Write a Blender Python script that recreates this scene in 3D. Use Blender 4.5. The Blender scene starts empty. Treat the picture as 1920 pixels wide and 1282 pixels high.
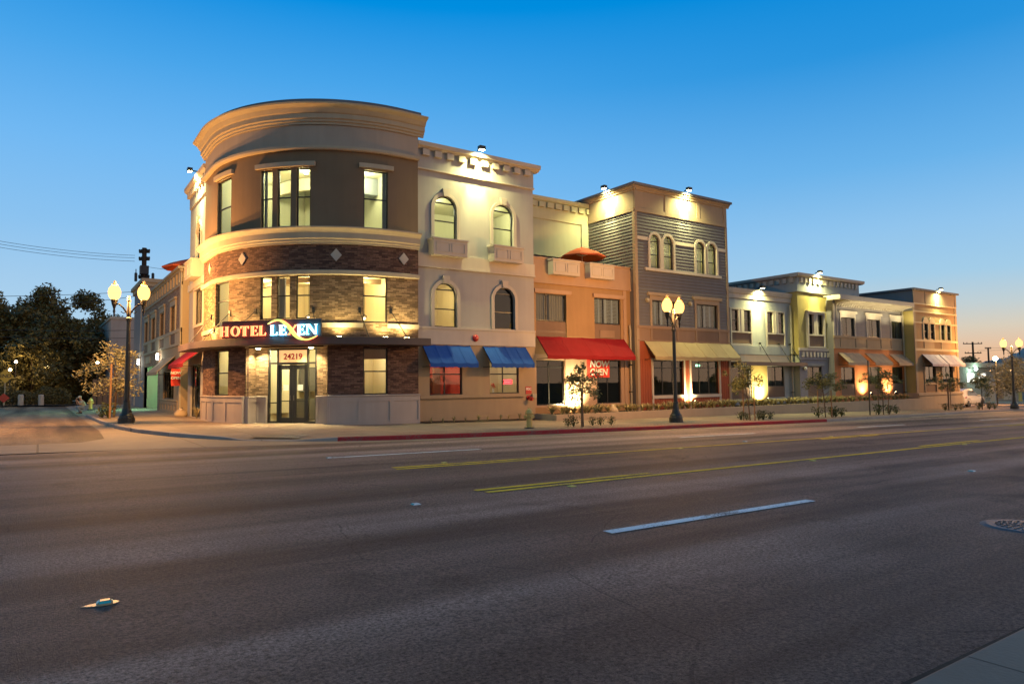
import bpy, bmesh, math, random
from math import sin, cos, pi, radians, atan2, sqrt
from mathutils import Vector, Matrix
from mathutils.geometry import tessellate_polygon
random.seed(7)
SC = bpy.context.scene
COL = SC.collection
S = 0.0155            # the main street falls gently towards +x

# ------------------------------------------------------------------ camera
FPX, YAW, PIT, ROL, CH = 1282.8, 0.60426, 0.05982, -0.0108, 1.7
_fw = Vector((sin(YAW)*cos(PIT), cos(YAW)*cos(PIT), sin(PIT)))
_r = Vector((cos(YAW), -sin(YAW), 0)); _u = _r.cross(_fw)
_R = _r*cos(ROL)+_u*sin(ROL); _U = -_r*sin(ROL)+_u*cos(ROL)
cd = bpy.data.cameras.new('camera'); cam = bpy.data.objects.new('camera', cd); COL.objects.link(cam)
m = Matrix((_R, _U, -_fw)).transposed().to_4x4(); m.translation = (0, 0, CH); cam.matrix_world = m
cd.sensor_width = 36; cd.lens = FPX/1920*36; cd.clip_end = 20000; cd.clip_start = .05
SC.camera = cam
def ray(px, py): return _fw*FPX+_R*(px-960)-_U*(py-641)
def at(px, py, Y):                      # the point at distance Y on a line of sight
    d = ray(px, py); return Vector((0, 0, CH))+d*(Y/d.y)
def gz(x): return -S*max(-80, min(130, x))

# ------------------------------------------------------------------ materials
def newmat(name):
    mt = bpy.data.materials.new(name); mt.use_nodes = True
    nt = mt.node_tree; b = nt.nodes['Principled BSDF']; return mt, nt, b
def nd(nt, t, **kw):
    n = nt.nodes.new(t)
    for k, v in kw.items():
        if k in n.inputs: n.inputs[k].default_value = v
        else: setattr(n, k, v)
    return n
def stucco(name, col, rough=.85, var=.16, bump=.3, scale=60, spec=.25, streak=.1):
    mt, nt, b = newmat(name); L = nt.links.new
    tc = nd(nt, 'ShaderNodeTexCoord')
    n1 = nd(nt, 'ShaderNodeTexNoise', Scale=.7, Detail=4.0); L(tc.outputs['Object'], n1.inputs['Vector'])
    mp = nd(nt, 'ShaderNodeMapping'); mp.inputs['Scale'].default_value = (3, 3, .25); L(tc.outputs['Object'], mp.inputs['Vector'])
    n3 = nd(nt, 'ShaderNodeTexNoise', Scale=1.3, Detail=5.0); L(mp.outputs[0], n3.inputs['Vector'])
    mr = nd(nt, 'ShaderNodeMapRange'); mr.inputs['To Min'].default_value = 1-var; mr.inputs['To Max'].default_value = 1+var; L(n1.outputs[0], mr.inputs['Value'])
    m3 = nd(nt, 'ShaderNodeMapRange'); m3.inputs['To Min'].default_value = 1-streak; m3.inputs['To Max'].default_value = 1+streak; L(n3.outputs[0], m3.inputs['Value'])
    mu = nd(nt, 'ShaderNodeMath', operation='MULTIPLY'); L(mr.outputs[0], mu.inputs[0]); L(m3.outputs[0], mu.inputs[1])
    vm = nd(nt, 'ShaderNodeVectorMath', operation='SCALE'); vm.inputs[0].default_value = col[:3]; L(mu.outputs[0], vm.inputs['Scale'])
    L(vm.outputs[0], b.inputs['Base Color'])
    n2 = nd(nt, 'ShaderNodeTexNoise', Scale=scale, Detail=3.0); L(tc.outputs['Object'], n2.inputs['Vector'])
    bp = nd(nt, 'ShaderNodeBump', Strength=bump, Distance=.01); L(n2.outputs[0], bp.inputs['Height']); L(bp.outputs[0], b.inputs['Normal'])
    b.inputs['Roughness'].default_value = rough; b.inputs['Specular IOR Level'].default_value = spec
    return mt
def worn_paint(name, col):
    mt = stucco(name, col, var=.2, bump=.5, scale=90); nt = mt.node_tree; b = nt.nodes['Principled BSDF']; L = nt.links.new; src = b.inputs['Base Color'].links[0].from_socket
    tc = nd(nt, 'ShaderNodeTexCoord'); n = nd(nt, 'ShaderNodeTexNoise', Scale=26.0, Detail=6.0, Roughness=.75); L(tc.outputs['Object'], n.inputs['Vector']); n2 = nd(nt, 'ShaderNodeTexNoise', Scale=1.2, Detail=2.0); L(tc.outputs['Object'], n2.inputs['Vector'])
    ad = nd(nt, 'ShaderNodeMath', operation='MULTIPLY_ADD'); ad.inputs[1].default_value = .45; L(n2.outputs[0], ad.inputs[0]); L(n.outputs[0], ad.inputs[2])
    mr = nd(nt, 'ShaderNodeMapRange'); mr.inputs['From Min'].default_value = .76; mr.inputs['From Max'].default_value = .86; L(ad.outputs[0], mr.inputs['Value'])
    mx = nd(nt, 'ShaderNodeMixRGB'); mx.inputs[2].default_value = (.13, .11, .10, 1); L(mr.outputs[0], mx.inputs[0]); L(src, mx.inputs[1]); L(mx.outputs[0], b.inputs['Base Color']); return mt
def plain(name, col, rough=.5, metal=0., spec=.5, var=.06):
    mt, nt, b = newmat(name); L = nt.links.new
    tc = nd(nt, 'ShaderNodeTexCoord'); n1 = nd(nt, 'ShaderNodeTexNoise', Scale=5.0, Detail=4.0); L(tc.outputs['Object'], n1.inputs['Vector'])
    mr = nd(nt, 'ShaderNodeMapRange'); mr.inputs['To Min'].default_value = 1-var; mr.inputs['To Max'].default_value = 1+var; L(n1.outputs[0], mr.inputs['Value'])
    vm = nd(nt, 'ShaderNodeVectorMath', operation='SCALE'); vm.inputs[0].default_value = col[:3]; L(mr.outputs[0], vm.inputs['Scale']); L(vm.outputs[0], b.inputs['Base Color'])
    b.inputs['Roughness'].default_value = rough; b.inputs['Metallic'].default_value = metal; b.inputs['Specular IOR Level'].default_value = spec
    return mt
def emit(name, col, st):
    mt, nt, b = newmat(name); b.inputs['Base Color'].default_value = (*col, 1); b.inputs['Emission Color'].default_value = (*col, 1); b.inputs['Emission Strength'].default_value = st
    return mt
def glass(name, tint=(.9, .95, .93), refl=1.0):
    mt, nt, b = newmat(name); L = nt.links.new; nt.nodes.remove(b); o = nt.nodes['Material Output']
    t = nd(nt, 'ShaderNodeBsdfTransparent'); t.inputs[0].default_value = (*tint, 1)
    g = nd(nt, 'ShaderNodeBsdfGlossy', Roughness=.01); lw = nd(nt, 'ShaderNodeFresnel', IOR=1.52)
    ge = nd(nt, 'ShaderNodeNewGeometry'); iv = nd(nt, 'ShaderNodeMath', operation='SUBTRACT'); iv.inputs[0].default_value = refl; m0 = nd(nt, 'ShaderNodeMath', operation='MULTIPLY'); m0.inputs[1].default_value = refl; L(ge.outputs['Backfacing'], m0.inputs[0]); L(m0.outputs[0], iv.inputs[1])
    mu = nd(nt, 'ShaderNodeMath', operation='MULTIPLY'); mu.use_clamp = True; L(iv.outputs[0], mu.inputs[1]); L(lw.outputs[0], mu.inputs[0])
    mx = nd(nt, 'ShaderNodeMixShader'); L(mu.outputs[0], mx.inputs[0]); L(t.outputs[0], mx.inputs[1]); L(g.outputs[0], mx.inputs[2]); L(mx.outputs[0], o.inputs[0])
    return mt
def brick(name, c1, c2, c3, mortar, bw=.27, bh=.075):
    mt, nt, b = newmat(name); L = nt.links.new
    uv = nd(nt, 'ShaderNodeUVMap')
    br = nd(nt, 'ShaderNodeTexBrick', Scale=1.0); br.inputs['Brick Width'].default_value = bw; br.inputs['Row Height'].default_value = bh
    br.inputs['Mortar Size'].default_value = .006; br.inputs['Mortar Smooth'].default_value = .2; br.inputs['Bias'].default_value = 0
    br.inputs['Color1'].default_value = (0, 0, 0, 1); br.inputs['Color2'].default_value = (1, 1, 1, 1); br.inputs['Mortar'].default_value = (.5, .5, .5, 1)
    L(uv.outputs[0], br.inputs['Vector'])
    cr = nd(nt, 'ShaderNodeValToRGB'); e = cr.color_ramp; e.elements[0].color = (*c1, 1); e.elements[1].color = (*c3, 1); k = e.elements.new(.5); k.color = (*c2, 1)
    L(br.outputs['Color'], cr.inputs[0])
    ns = nd(nt, 'ShaderNodeTexNoise', Scale=14.0, Detail=4.0); L(uv.outputs[0], ns.inputs['Vector'])
    mr = nd(nt, 'ShaderNodeMapRange'); mr.inputs['To Min'].default_value = .6; mr.inputs['To Max'].default_value = 1.4; L(ns.outputs[0], mr.inputs['Value'])
    vm = nd(nt, 'ShaderNodeVectorMath', operation='SCALE'); L(cr.outputs[0], vm.inputs[0]); L(mr.outputs[0], vm.inputs['Scale'])
    mx = nd(nt, 'ShaderNodeMixRGB'); L(br.outputs['Fac'], mx.inputs[0]); L(vm.outputs[0], mx.inputs[1]); mx.inputs[2].default_value = (*mortar, 1); L(mx.outputs[0], b.inputs['Base Color'])
    ad = nd(nt, 'ShaderNodeMath', operation='SUBTRACT'); L(ns.outputs[0], ad.inputs[0]); L(br.outputs['Fac'], ad.inputs[1])
    a2 = nd(nt, 'ShaderNodeMath', operation='ADD'); L(ad.outputs[0], a2.inputs[0]); L(br.outputs['Color'], a2.inputs[1])
    bp = nd(nt, 'ShaderNodeBump', Strength=.8, Distance=.018); L(a2.outputs[0], bp.inputs['Height']); L(bp.outputs[0], b.inputs['Normal'])
    b.inputs['Roughness'].default_value = .85; b.inputs['Specular IOR Level'].default_value = .3
    return mt
def asphalt(name, base, rough=.72, seed=0., lanes=True):
    mt, nt, b = newmat(name); L = nt.links.new
    tc = nd(nt, 'ShaderNodeTexCoord'); off = nd(nt, 'ShaderNodeMapping'); off.inputs['Location'].default_value = (seed, seed, 0); L(tc.outputs['Object'], off.inputs['Vector'])
    f = nd(nt, 'ShaderNodeTexNoise', Scale=34.0, Detail=5.0, Roughness=.8); L(off.outputs[0], f.inputs['Vector'])
    vo = nd(nt, 'ShaderNodeTexVoronoi', Scale=110.0); L(off.outputs[0], vo.inputs['Vector'])
    mp = nd(nt, 'ShaderNodeMapping'); mp.inputs['Scale'].default_value = (.03, .8, 1) if lanes else (.7, .04, 1); L(off.outputs[0], mp.inputs['Vector'])
    w = nd(nt, 'ShaderNodeTexNoise', Scale=1.0, Detail=4.0); L(mp.outputs[0], w.inputs['Vector'])       # wear along the lanes
    c = nd(nt, 'ShaderNodeTexNoise', Scale=.35, Detail=5.0); L(off.outputs[0], c.inputs['Vector'])
    a = nd(nt, 'ShaderNodeMapRange'); a.inputs['From Min'].default_value = .34; a.inputs['From Max'].default_value = .66; a.inputs['To Min'].default_value = .15; a.inputs['To Max'].default_value = 2.0; L(f.outputs[0], a.inputs['Value'])
    d = nd(nt, 'ShaderNodeMapRange'); d.inputs['From Min'].default_value = .36; d.inputs['From Max'].default_value = .66; d.inputs['To Min'].default_value = .45; d.inputs['To Max'].default_value = 1.75; L(w.outputs[0], d.inputs['Value'])
    e = nd(nt, 'ShaderNodeMapRange'); e.inputs['To Min'].default_value = .75; e.inputs['To Max'].default_value = 1.25; L(c.outputs[0], e.inputs['Value'])
    m1 = nd(nt, 'ShaderNodeMath', operation='MULTIPLY'); L(a.outputs[0], m1.inputs[0]); L(d.outputs[0], m1.inputs[1])
    m2 = nd(nt, 'ShaderNodeMath', operation='MULTIPLY'); L(m1.outputs[0], m2.inputs[0]); L(e.outputs[0], m2.inputs[1])
    xyz = nd(nt, 'ShaderNodeSeparateXYZ'); L(tc.outputs['Object'], xyz.inputs[0]); wob = nd(nt, 'ShaderNodeMath', operation='MULTIPLY_ADD'); wob.inputs[1].default_value = 1.6; L(c.outputs[0], wob.inputs[0]); L(xyz.outputs['Y'], wob.inputs[2])
    yn = nd(nt, 'ShaderNodeMapRange'); yn.inputs['From Min'].default_value = .8; yn.inputs['From Max'].default_value = 22.8; L(wob.outputs[0], yn.inputs['Value'])
    tr = nd(nt, 'ShaderNodeValToRGB'); el = tr.color_ramp.elements; st = [(1.9, .55), (2.6, .7), (3.5, .6), (4.5, 1.15), (5.1, 1.2), (5.85, .55), (6.7, 1.25), (7.0, 1.2), (7.5, .62), (8.2, 1.3), (8.7, 1.25), (9.5, .62), (12.8, .6), (13.6, .75), (14.6, 1.25), (15.4, .8), (16.3, 1.2), (17.6, 1.3), (18.5, .85), (19.6, 1.2), (21, .9)]
    el[0].position = 0; el[0].color = (.3, .3, .3, 1); el[1].position = 1; el[1].color = (.45, .45, .45, 1)
    for y_, v_ in st: q_ = el.new(y_/22); q_.color = (v_/2, v_/2, v_/2, 1)
    L(yn.outputs[0], tr.inputs[0]); t2 = nd(nt, 'ShaderNodeMath', operation='MULTIPLY'); t2.inputs[1].default_value = 2.0; L(tr.outputs[0], t2.inputs[0])
    if lanes: m3_ = nd(nt, 'ShaderNodeMath', operation='MULTIPLY'); L(m2.outputs[0], m3_.inputs[0]); L(t2.outputs[0], m3_.inputs[1]); m2 = m3_
    wv = nd(nt, 'ShaderNodeTexNoise', Scale=.9, Detail=5.0); L(off.outputs[0], wv.inputs['Vector']); wa = nd(nt, 'ShaderNodeMixRGB'); wa.inputs[0].default_value = .22; L(off.outputs[0], wa.inputs[1]); L(wv.outputs['Color'], wa.inputs[2])
    ck = nd(nt, 'ShaderNodeTexVoronoi', Scale=.33, feature='DISTANCE_TO_EDGE'); L(wa.outputs[0], ck.inputs['Vector']); cl = nd(nt, 'ShaderNodeMath', operation='LESS_THAN'); cl.inputs[1].default_value = .0028; L(ck.outputs['Distance'], cl.inputs[0])
    gt = nd(nt, 'ShaderNodeMath', operation='GREATER_THAN'); gt.inputs[1].default_value = .5; L(wv.outputs[0], gt.inputs[0]); cm = nd(nt, 'ShaderNodeMath', operation='MULTIPLY'); L(cl.outputs[0], cm.inputs[0]); L(gt.outputs[0], cm.inputs[1])
    ce = nd(nt, 'ShaderNodeMath', operation='MULTIPLY_ADD'); ce.inputs[1].default_value = -.4; ce.inputs[2].default_value = 1; L(cm.outputs[0], ce.inputs[0]); m4_ = nd(nt, 'ShaderNodeMath', operation='MULTIPLY'); L(m2.outputs[0], m4_.inputs[0]); L(ce.outputs[0], m4_.inputs[1])
    ol = nd(nt, 'ShaderNodeTexNoise', Scale=.55, Detail=3.0, Distortion=.6); L(off.outputs[0], ol.inputs['Vector']); oo = nd(nt, 'ShaderNodeMapRange'); oo.inputs['From Min'].default_value = .64; oo.inputs['From Max'].default_value = .72; oo.inputs['To Min'].default_value = 1; oo.inputs['To Max'].default_value = .62; L(ol.outputs[0], oo.inputs['Value']); m5_ = nd(nt, 'ShaderNodeMath', operation='MULTIPLY'); L(m4_.outputs[0], m5_.inputs[0]); L(oo.outputs[0], m5_.inputs[1])
    vm = nd(nt, 'ShaderNodeVectorMath', operation='SCALE'); vm.inputs[0].default_value = base; L(m5_.outputs[0], vm.inputs['Scale'])
    sp = nd(nt, 'ShaderNodeTexVoronoi', Scale=9.0); L(off.outputs[0], sp.inputs['Vector'])     # pale stone chips
    lt = nd(nt, 'ShaderNodeMath', operation='LESS_THAN'); lt.inputs[1].default_value = .045; L(sp.outputs['Distance'], lt.inputs[0])
    mx = nd(nt, 'ShaderNodeMixRGB'); L(lt.outputs[0], mx.inputs[0]); L(vm.outputs[0], mx.inputs[1]); mx.inputs[2].default_value = (.3, .28, .26, 1)
    L(mx.outputs[0], b.inputs['Base Color'])
    hs = nd(nt, 'ShaderNodeMath', operation='SUBTRACT'); L(f.outputs[0], hs.inputs[0]); L(vo.outputs['Distance'], hs.inputs[1])
    bp = nd(nt, 'ShaderNodeBump', Strength=1., Distance=.02); L(hs.outputs[0], bp.inputs['Height']); L(bp.outputs[0], b.inputs['Normal'])
    b.inputs['Roughness'].default_value = rough; b.inputs['Specular IOR Level'].default_value = .28
    return mt
def concrete(name, col, gx=1.5, gy=1.5, joint=.012, rough=.8, offset=0.):
    mt, nt, b = newmat(name); L = nt.links.new
    tc = nd(nt, 'ShaderNodeTexCoord')
    br = nd(nt, 'ShaderNodeTexBrick', Scale=1.0, offset=offset); br.inputs['Brick Width'].default_value = gx; br.inputs['Row Height'].default_value = gy; br.inputs['Mortar Size'].default_value = joint; br.inputs['Mortar Smooth'].default_value = .3
    br.inputs['Color1'].default_value = (.86, .86, .86, 1); br.inputs['Color2'].default_value = (1.1, 1.1, 1.1, 1); br.inputs['Mortar'].default_value = (.4, .4, .4, 1); L(tc.outputs['Object'], br.inputs['Vector'])
    n = nd(nt, 'ShaderNodeTexNoise', Scale=1.1, Detail=6.0, Roughness=.65); L(tc.outputs['Object'], n.inputs['Vector'])
    n2 = nd(nt, 'ShaderNodeTexNoise', Scale=40.0, Detail=3.0); L(tc.outputs['Object'], n2.inputs['Vector'])
    mr = nd(nt, 'ShaderNodeMapRange'); mr.inputs['To Min'].default_value = .65; mr.inputs['To Max'].default_value = 1.3; L(n.outputs[0], mr.inputs['Value'])
    v = nd(nt, 'ShaderNodeVectorMath', operation='MULTIPLY'); L(br.outputs['Color'], v.inputs[0]); v.inputs[1].default_value = col
    v2 = nd(nt, 'ShaderNodeVectorMath', operation='SCALE'); L(v.outputs[0], v2.inputs[0]); L(mr.outputs[0], v2.inputs['Scale']); L(v2.outputs[0], b.inputs['Base Color'])
    sb = nd(nt, 'ShaderNodeMath', operation='SUBTRACT'); L(n2.outputs[0], sb.inputs[0]); L(br.outputs['Fac'], sb.inputs[1])
    bp = nd(nt, 'ShaderNodeBump', Strength=.4, Distance=.012); L(sb.outputs[0], bp.inputs['Height']); L(bp.outputs[0], b.inputs['Normal'])
    b.inputs['Roughness'].default_value = rough; b.inputs['Specular IOR Level'].default_value = .3
    return mt
def leafmat(name, c1, c2, trans=.25):
    mt, nt, b = newmat(name); L = nt.links.new
    g = nd(nt, 'ShaderNodeNewGeometry'); cr = nd(nt, 'ShaderNodeValToRGB'); cr.color_ramp.elements[0].color = (*c1, 1); cr.color_ramp.elements[1].color = (*c2, 1)
    L(g.outputs['Random Per Island'], cr.inputs[0]); L(cr.outputs[0], b.inputs['Base Color']); b.inputs['Roughness'].default_value = .55; b.inputs['Specular IOR Level'].default_value = .3
    return mt
def bark(name, col):
    return stucco(name, col, rough=.95, var=.3, bump=.9, scale=18)
def globemat(name, col, st):
    mt, nt, b = newmat(name); L = nt.links.new; nt.nodes.remove(b); o = nt.nodes['Material Output']
    t = nd(nt, 'ShaderNodeBsdfTransparent'); e = nd(nt, 'ShaderNodeEmission', Strength=st); e.inputs[0].default_value = (*col, 1)
    mx = nd(nt, 'ShaderNodeMixShader'); mx.inputs[0].default_value = .80; L(t.outputs[0], mx.inputs[1]); L(e.outputs[0], mx.inputs[2]); L(mx.outputs[0], o.inputs[0])
    return mt
def clothmat(name, col):
    mt, nt, b = newmat(name); L = nt.links.new
    tc = nd(nt, 'ShaderNodeTexCoord'); n = nd(nt, 'ShaderNodeTexNoise', Scale=1.6, Detail=4.0); L(tc.outputs['Object'], n.inputs['Vector'])
    mr = nd(nt, 'ShaderNodeMapRange'); mr.inputs['To Min'].default_value = .82; mr.inputs['To Max'].default_value = 1.15; L(n.outputs[0], mr.inputs['Value'])
    vm = nd(nt, 'ShaderNodeVectorMath', operation='SCALE'); vm.inputs[0].default_value = col; L(mr.outputs[0], vm.inputs['Scale']); L(vm.outputs[0], b.inputs['Base Color'])
    bp = nd(nt, 'ShaderNodeBump', Strength=.35, Distance=.05); L(n.outputs[0], bp.inputs['Height']); L(bp.outputs[0], b.inputs['Normal'])
    b.inputs['Roughness'].default_value = .8; b.inputs['Specular IOR Level'].default_value = .2
    return mt

M = dict(
 tan=stucco('tan stucco', (.19, .13, .083)), tantrim=stucco('cream trim', (.40, .33, .245), bump=.12), mauve=stucco('mauve frieze', (.36, .29, .24), bump=.15),
 white=stucco('white stucco', (.33, .315, .31)), whitetrim=stucco('white trim', (.44, .39, .34), bump=.1), beige=stucco('beige stucco', (.34, .25, .16)),
 orange=stucco('ochre stucco', (.29, .18, .092)), peach=stucco('peach stucco', (.36, .24, .165)), creamgreen=stucco('cream green stucco', (.34, .35, .27)),
 sage=stucco('sage frieze', (.38, .37, .26)), siding=stucco('blue grey siding', (.115, .112, .122), bump=.1, var=.08, rough=.6), panel=stucco('taupe panel', (.29, .22, .155), bump=.1),
 redboard=stucco('red board', (.26, .07, .038), bump=.15), brown=stucco('brown spandrel', (.17, .115, .085), bump=.1), belt=stucco('brown belt', (.23, .155, .11), bump=.1),
 lightblue=stucco('pale blue stucco', (.31, .325, .33)), yellow=stucco('yellow stucco', (.36, .29, .11)), greyblue=stucco('grey blue stucco', (.22, .21, .235)),
 sidegrey=stucco('grey siding', (.19, .18, .19), bump=.1, rough=.6), salmon=stucco('orange stucco', (.42, .17, .075)), endtan=stucco('warm tan boards', (.27, .18, .105)),
 endband=stucco('pale tan band', (.48, .38, .26), bump=.1), darkroof=stucco('dark parapet', (.16, .16, .18)), plinth=stucco('concrete plinth', (.34, .27, .20)),
 wains=stucco('wainscot paint', (.38, .315, .28), bump=.08, rough=.6), wood=stucco('tan board panel', (.34, .25, .16), bump=.1),
 brick=brick('ledger brick', (.065, .033, .026), (.125, .066, .047), (.20, .112, .078), (.05, .035, .028)), 
 brick_lit=brick('lit ledger brick', (.10, .062, .036), (.20, .125, .074), (.31, .205, .125), (.09, .065, .045)),  # same ledger brick, with the lamps' warm wash put into a paler colour
 sidebrick=brick('rose brick', (.20, .12, .085), (.29, .18, .125), (.36, .24, .17), (.2, .15, .11)),
 black=plain('black frame paint', (.012, .011, .010), .4), dark=plain('dark bronze', (.075, .048, .042), .5), steel=plain('dark steel', (.02, .02, .022), .45, .4),
 glass=glass('window glass'), dglass=glass('reflective glass', (.6, .66, .64), 1.2),
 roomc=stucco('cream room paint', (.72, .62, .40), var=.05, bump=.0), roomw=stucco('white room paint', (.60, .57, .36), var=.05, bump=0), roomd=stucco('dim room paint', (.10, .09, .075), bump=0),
 roomr=stucco('red room paint', (.55, .13, .08), bump=0), curtain=clothmat('curtain cloth', (.16, .13, .10)), shutter=plain('white shutter', (.26, .28, .33), .5), shade=plain('roller shade', (.46, .40, .34), .7),
 blue=clothmat('blue canvas', (.014, .075, .33)), red=clothmat('red canvas', (.20, .008, .011)), tancloth=clothmat('tan canvas', (.33, .26, .14)), greycloth=clothmat('grey canvas', (.38, .28, .19)), paleblue=clothmat('lilac canvas', (.30, .28, .37)),
 umbrella=clothmat('orange canvas', (.46, .085, .03)),
 asphalt=asphalt('asphalt', (.215, .158, .130)), asphalt2=asphalt('side street asphalt', (.24, .17, .11), seed=9., lanes=False), conc=concrete('pavement concrete', (.25, .195, .145)), paver=concrete('paver band', (.30, .20, .15), .22, .11, .012, offset=.5), kerb=concrete('kerb concrete', (.30, .26, .24), 3.0, 9, .02), gutter=concrete('gutter concrete', (.28, .22, .16), 4.0, 30, .03),
 redpaint=worn_paint('red kerb paint', (.32, .025, .032)), linewhite=worn_paint('white line paint', (.80, .86, .84)), lineyellow=worn_paint('yellow line paint', (.85, .58, .04)),
 soil=stucco('soil', (.06, .045, .03), bump=1, scale=14, var=.4), earth=stucco('dry ground', (.12, .095, .065), bump=.6, scale=3, var=.4), hill=stucco('far hills', (.42, .29, .25), bump=0),
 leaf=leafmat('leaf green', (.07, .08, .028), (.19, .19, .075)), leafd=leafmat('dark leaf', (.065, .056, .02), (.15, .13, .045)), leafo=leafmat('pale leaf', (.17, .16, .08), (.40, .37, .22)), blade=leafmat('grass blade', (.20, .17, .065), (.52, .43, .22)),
 bark=bark('bark', (.10, .07, .05)), stake=bark('stake wood', (.22, .13, .075)), shrub=leafmat('shrub leaf', (.03, .045, .012), (.09, .10, .035)),
 hydrant=plain('hydrant yellow', (.55, .37, .11), .5), post=plain('lamp post enamel', (.018, .017, .016), .42), chrome=plain('chrome', (.6, .6, .6), .2, 1.),
 globe=globemat('lamp globe', (1, .50, .12), 3.2), finial=emit('lamp finial', (1, .46, .10), .8), bulb=emit('bulb', (1, .72, .38), 30), lensy=emit('flood lens', (1, .93, .5), 40), lenso=emit('uplight lens', (1, .8, .42), 40), lensw=emit('cool lens', (.75, 1, .95), 60), winlit=emit('lit window', (1, .98, .88), 1.8), greenlit=emit('green lamp', (.35, 1, .6), 10),
 red_led=emit('red neon', (1, .05, .06), 8), sy=emit('sign amber face', (1, .48, .16), 1.25), sw=emit('sign white face', (.85, .97, 1), 2.2), sg=emit('sign swoosh face', (.72, .85, .18), 1.15), halo_b=emit('sign cyan back', (.10, .62, .9), 15), halo_r=emit('sign red back', (1, .14, .06), 7),
 transom=emit('backlit transom', (.95, .58, .24), .75), signred=plain('sign red', (.42, .03, .02), .5), signpanel=plain('sign panel', (.03, .02, .022), .5), wlet=plain('white lettering', (.8, .78, .72), .6), rlet=plain('red lettering', (.6, .02, .03), .5), cone=plain('banner red', (.62, .045, .03), .7), bell=plain('bell red', (.42, .02, .015), .35),
 sand=clothmat('sand bag', (.42, .33, .22)), skin=plain('skin', (.42, .24, .17), .6), shirt=clothmat('green shirt', (.38, .44, .36)), jeans=clothmat('jeans', (.20, .27, .38)), cap=clothmat('white cap', (.7, .66, .55)),
 car=plain('pearl car paint', (.62, .55, .45), .25, .0, .6, .02), carglass=plain('car glass', (.012, .014, .016), .06), tyre=plain('tyre', (.015, .015, .015), .8), rim=plain('rim', (.35, .34, .33), .35, .8), tail=plain('tail lamp', (.30, .015, .012), .2),
 shed=stucco('shed siding', (.26, .24, .2)), shedtrim=stucco('shed trim', (.46, .40, .30)), block=stucco('pale block wall', (.36, .31, .30)), pole=bark('pole wood', (.05, .035, .028)), wire=plain('wire', (.02, .02, .025), .6), ys=plain('sign yellow', (.62, .38, .05), .5), iron=plain('cast iron', (.05, .045, .04), .5, .3), pipe=plain('grey pipe', (.34, .3, .22), .5), marker=plain('marker resin', (.36, .26, .14), .4), ref=plain('reflector cyan', (.05, .42, .45), .15), yref=plain('reflector yellow', (.65, .55, .10), .3), wref=plain('reflector white', (.7, .75, .75), .25),
)

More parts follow.
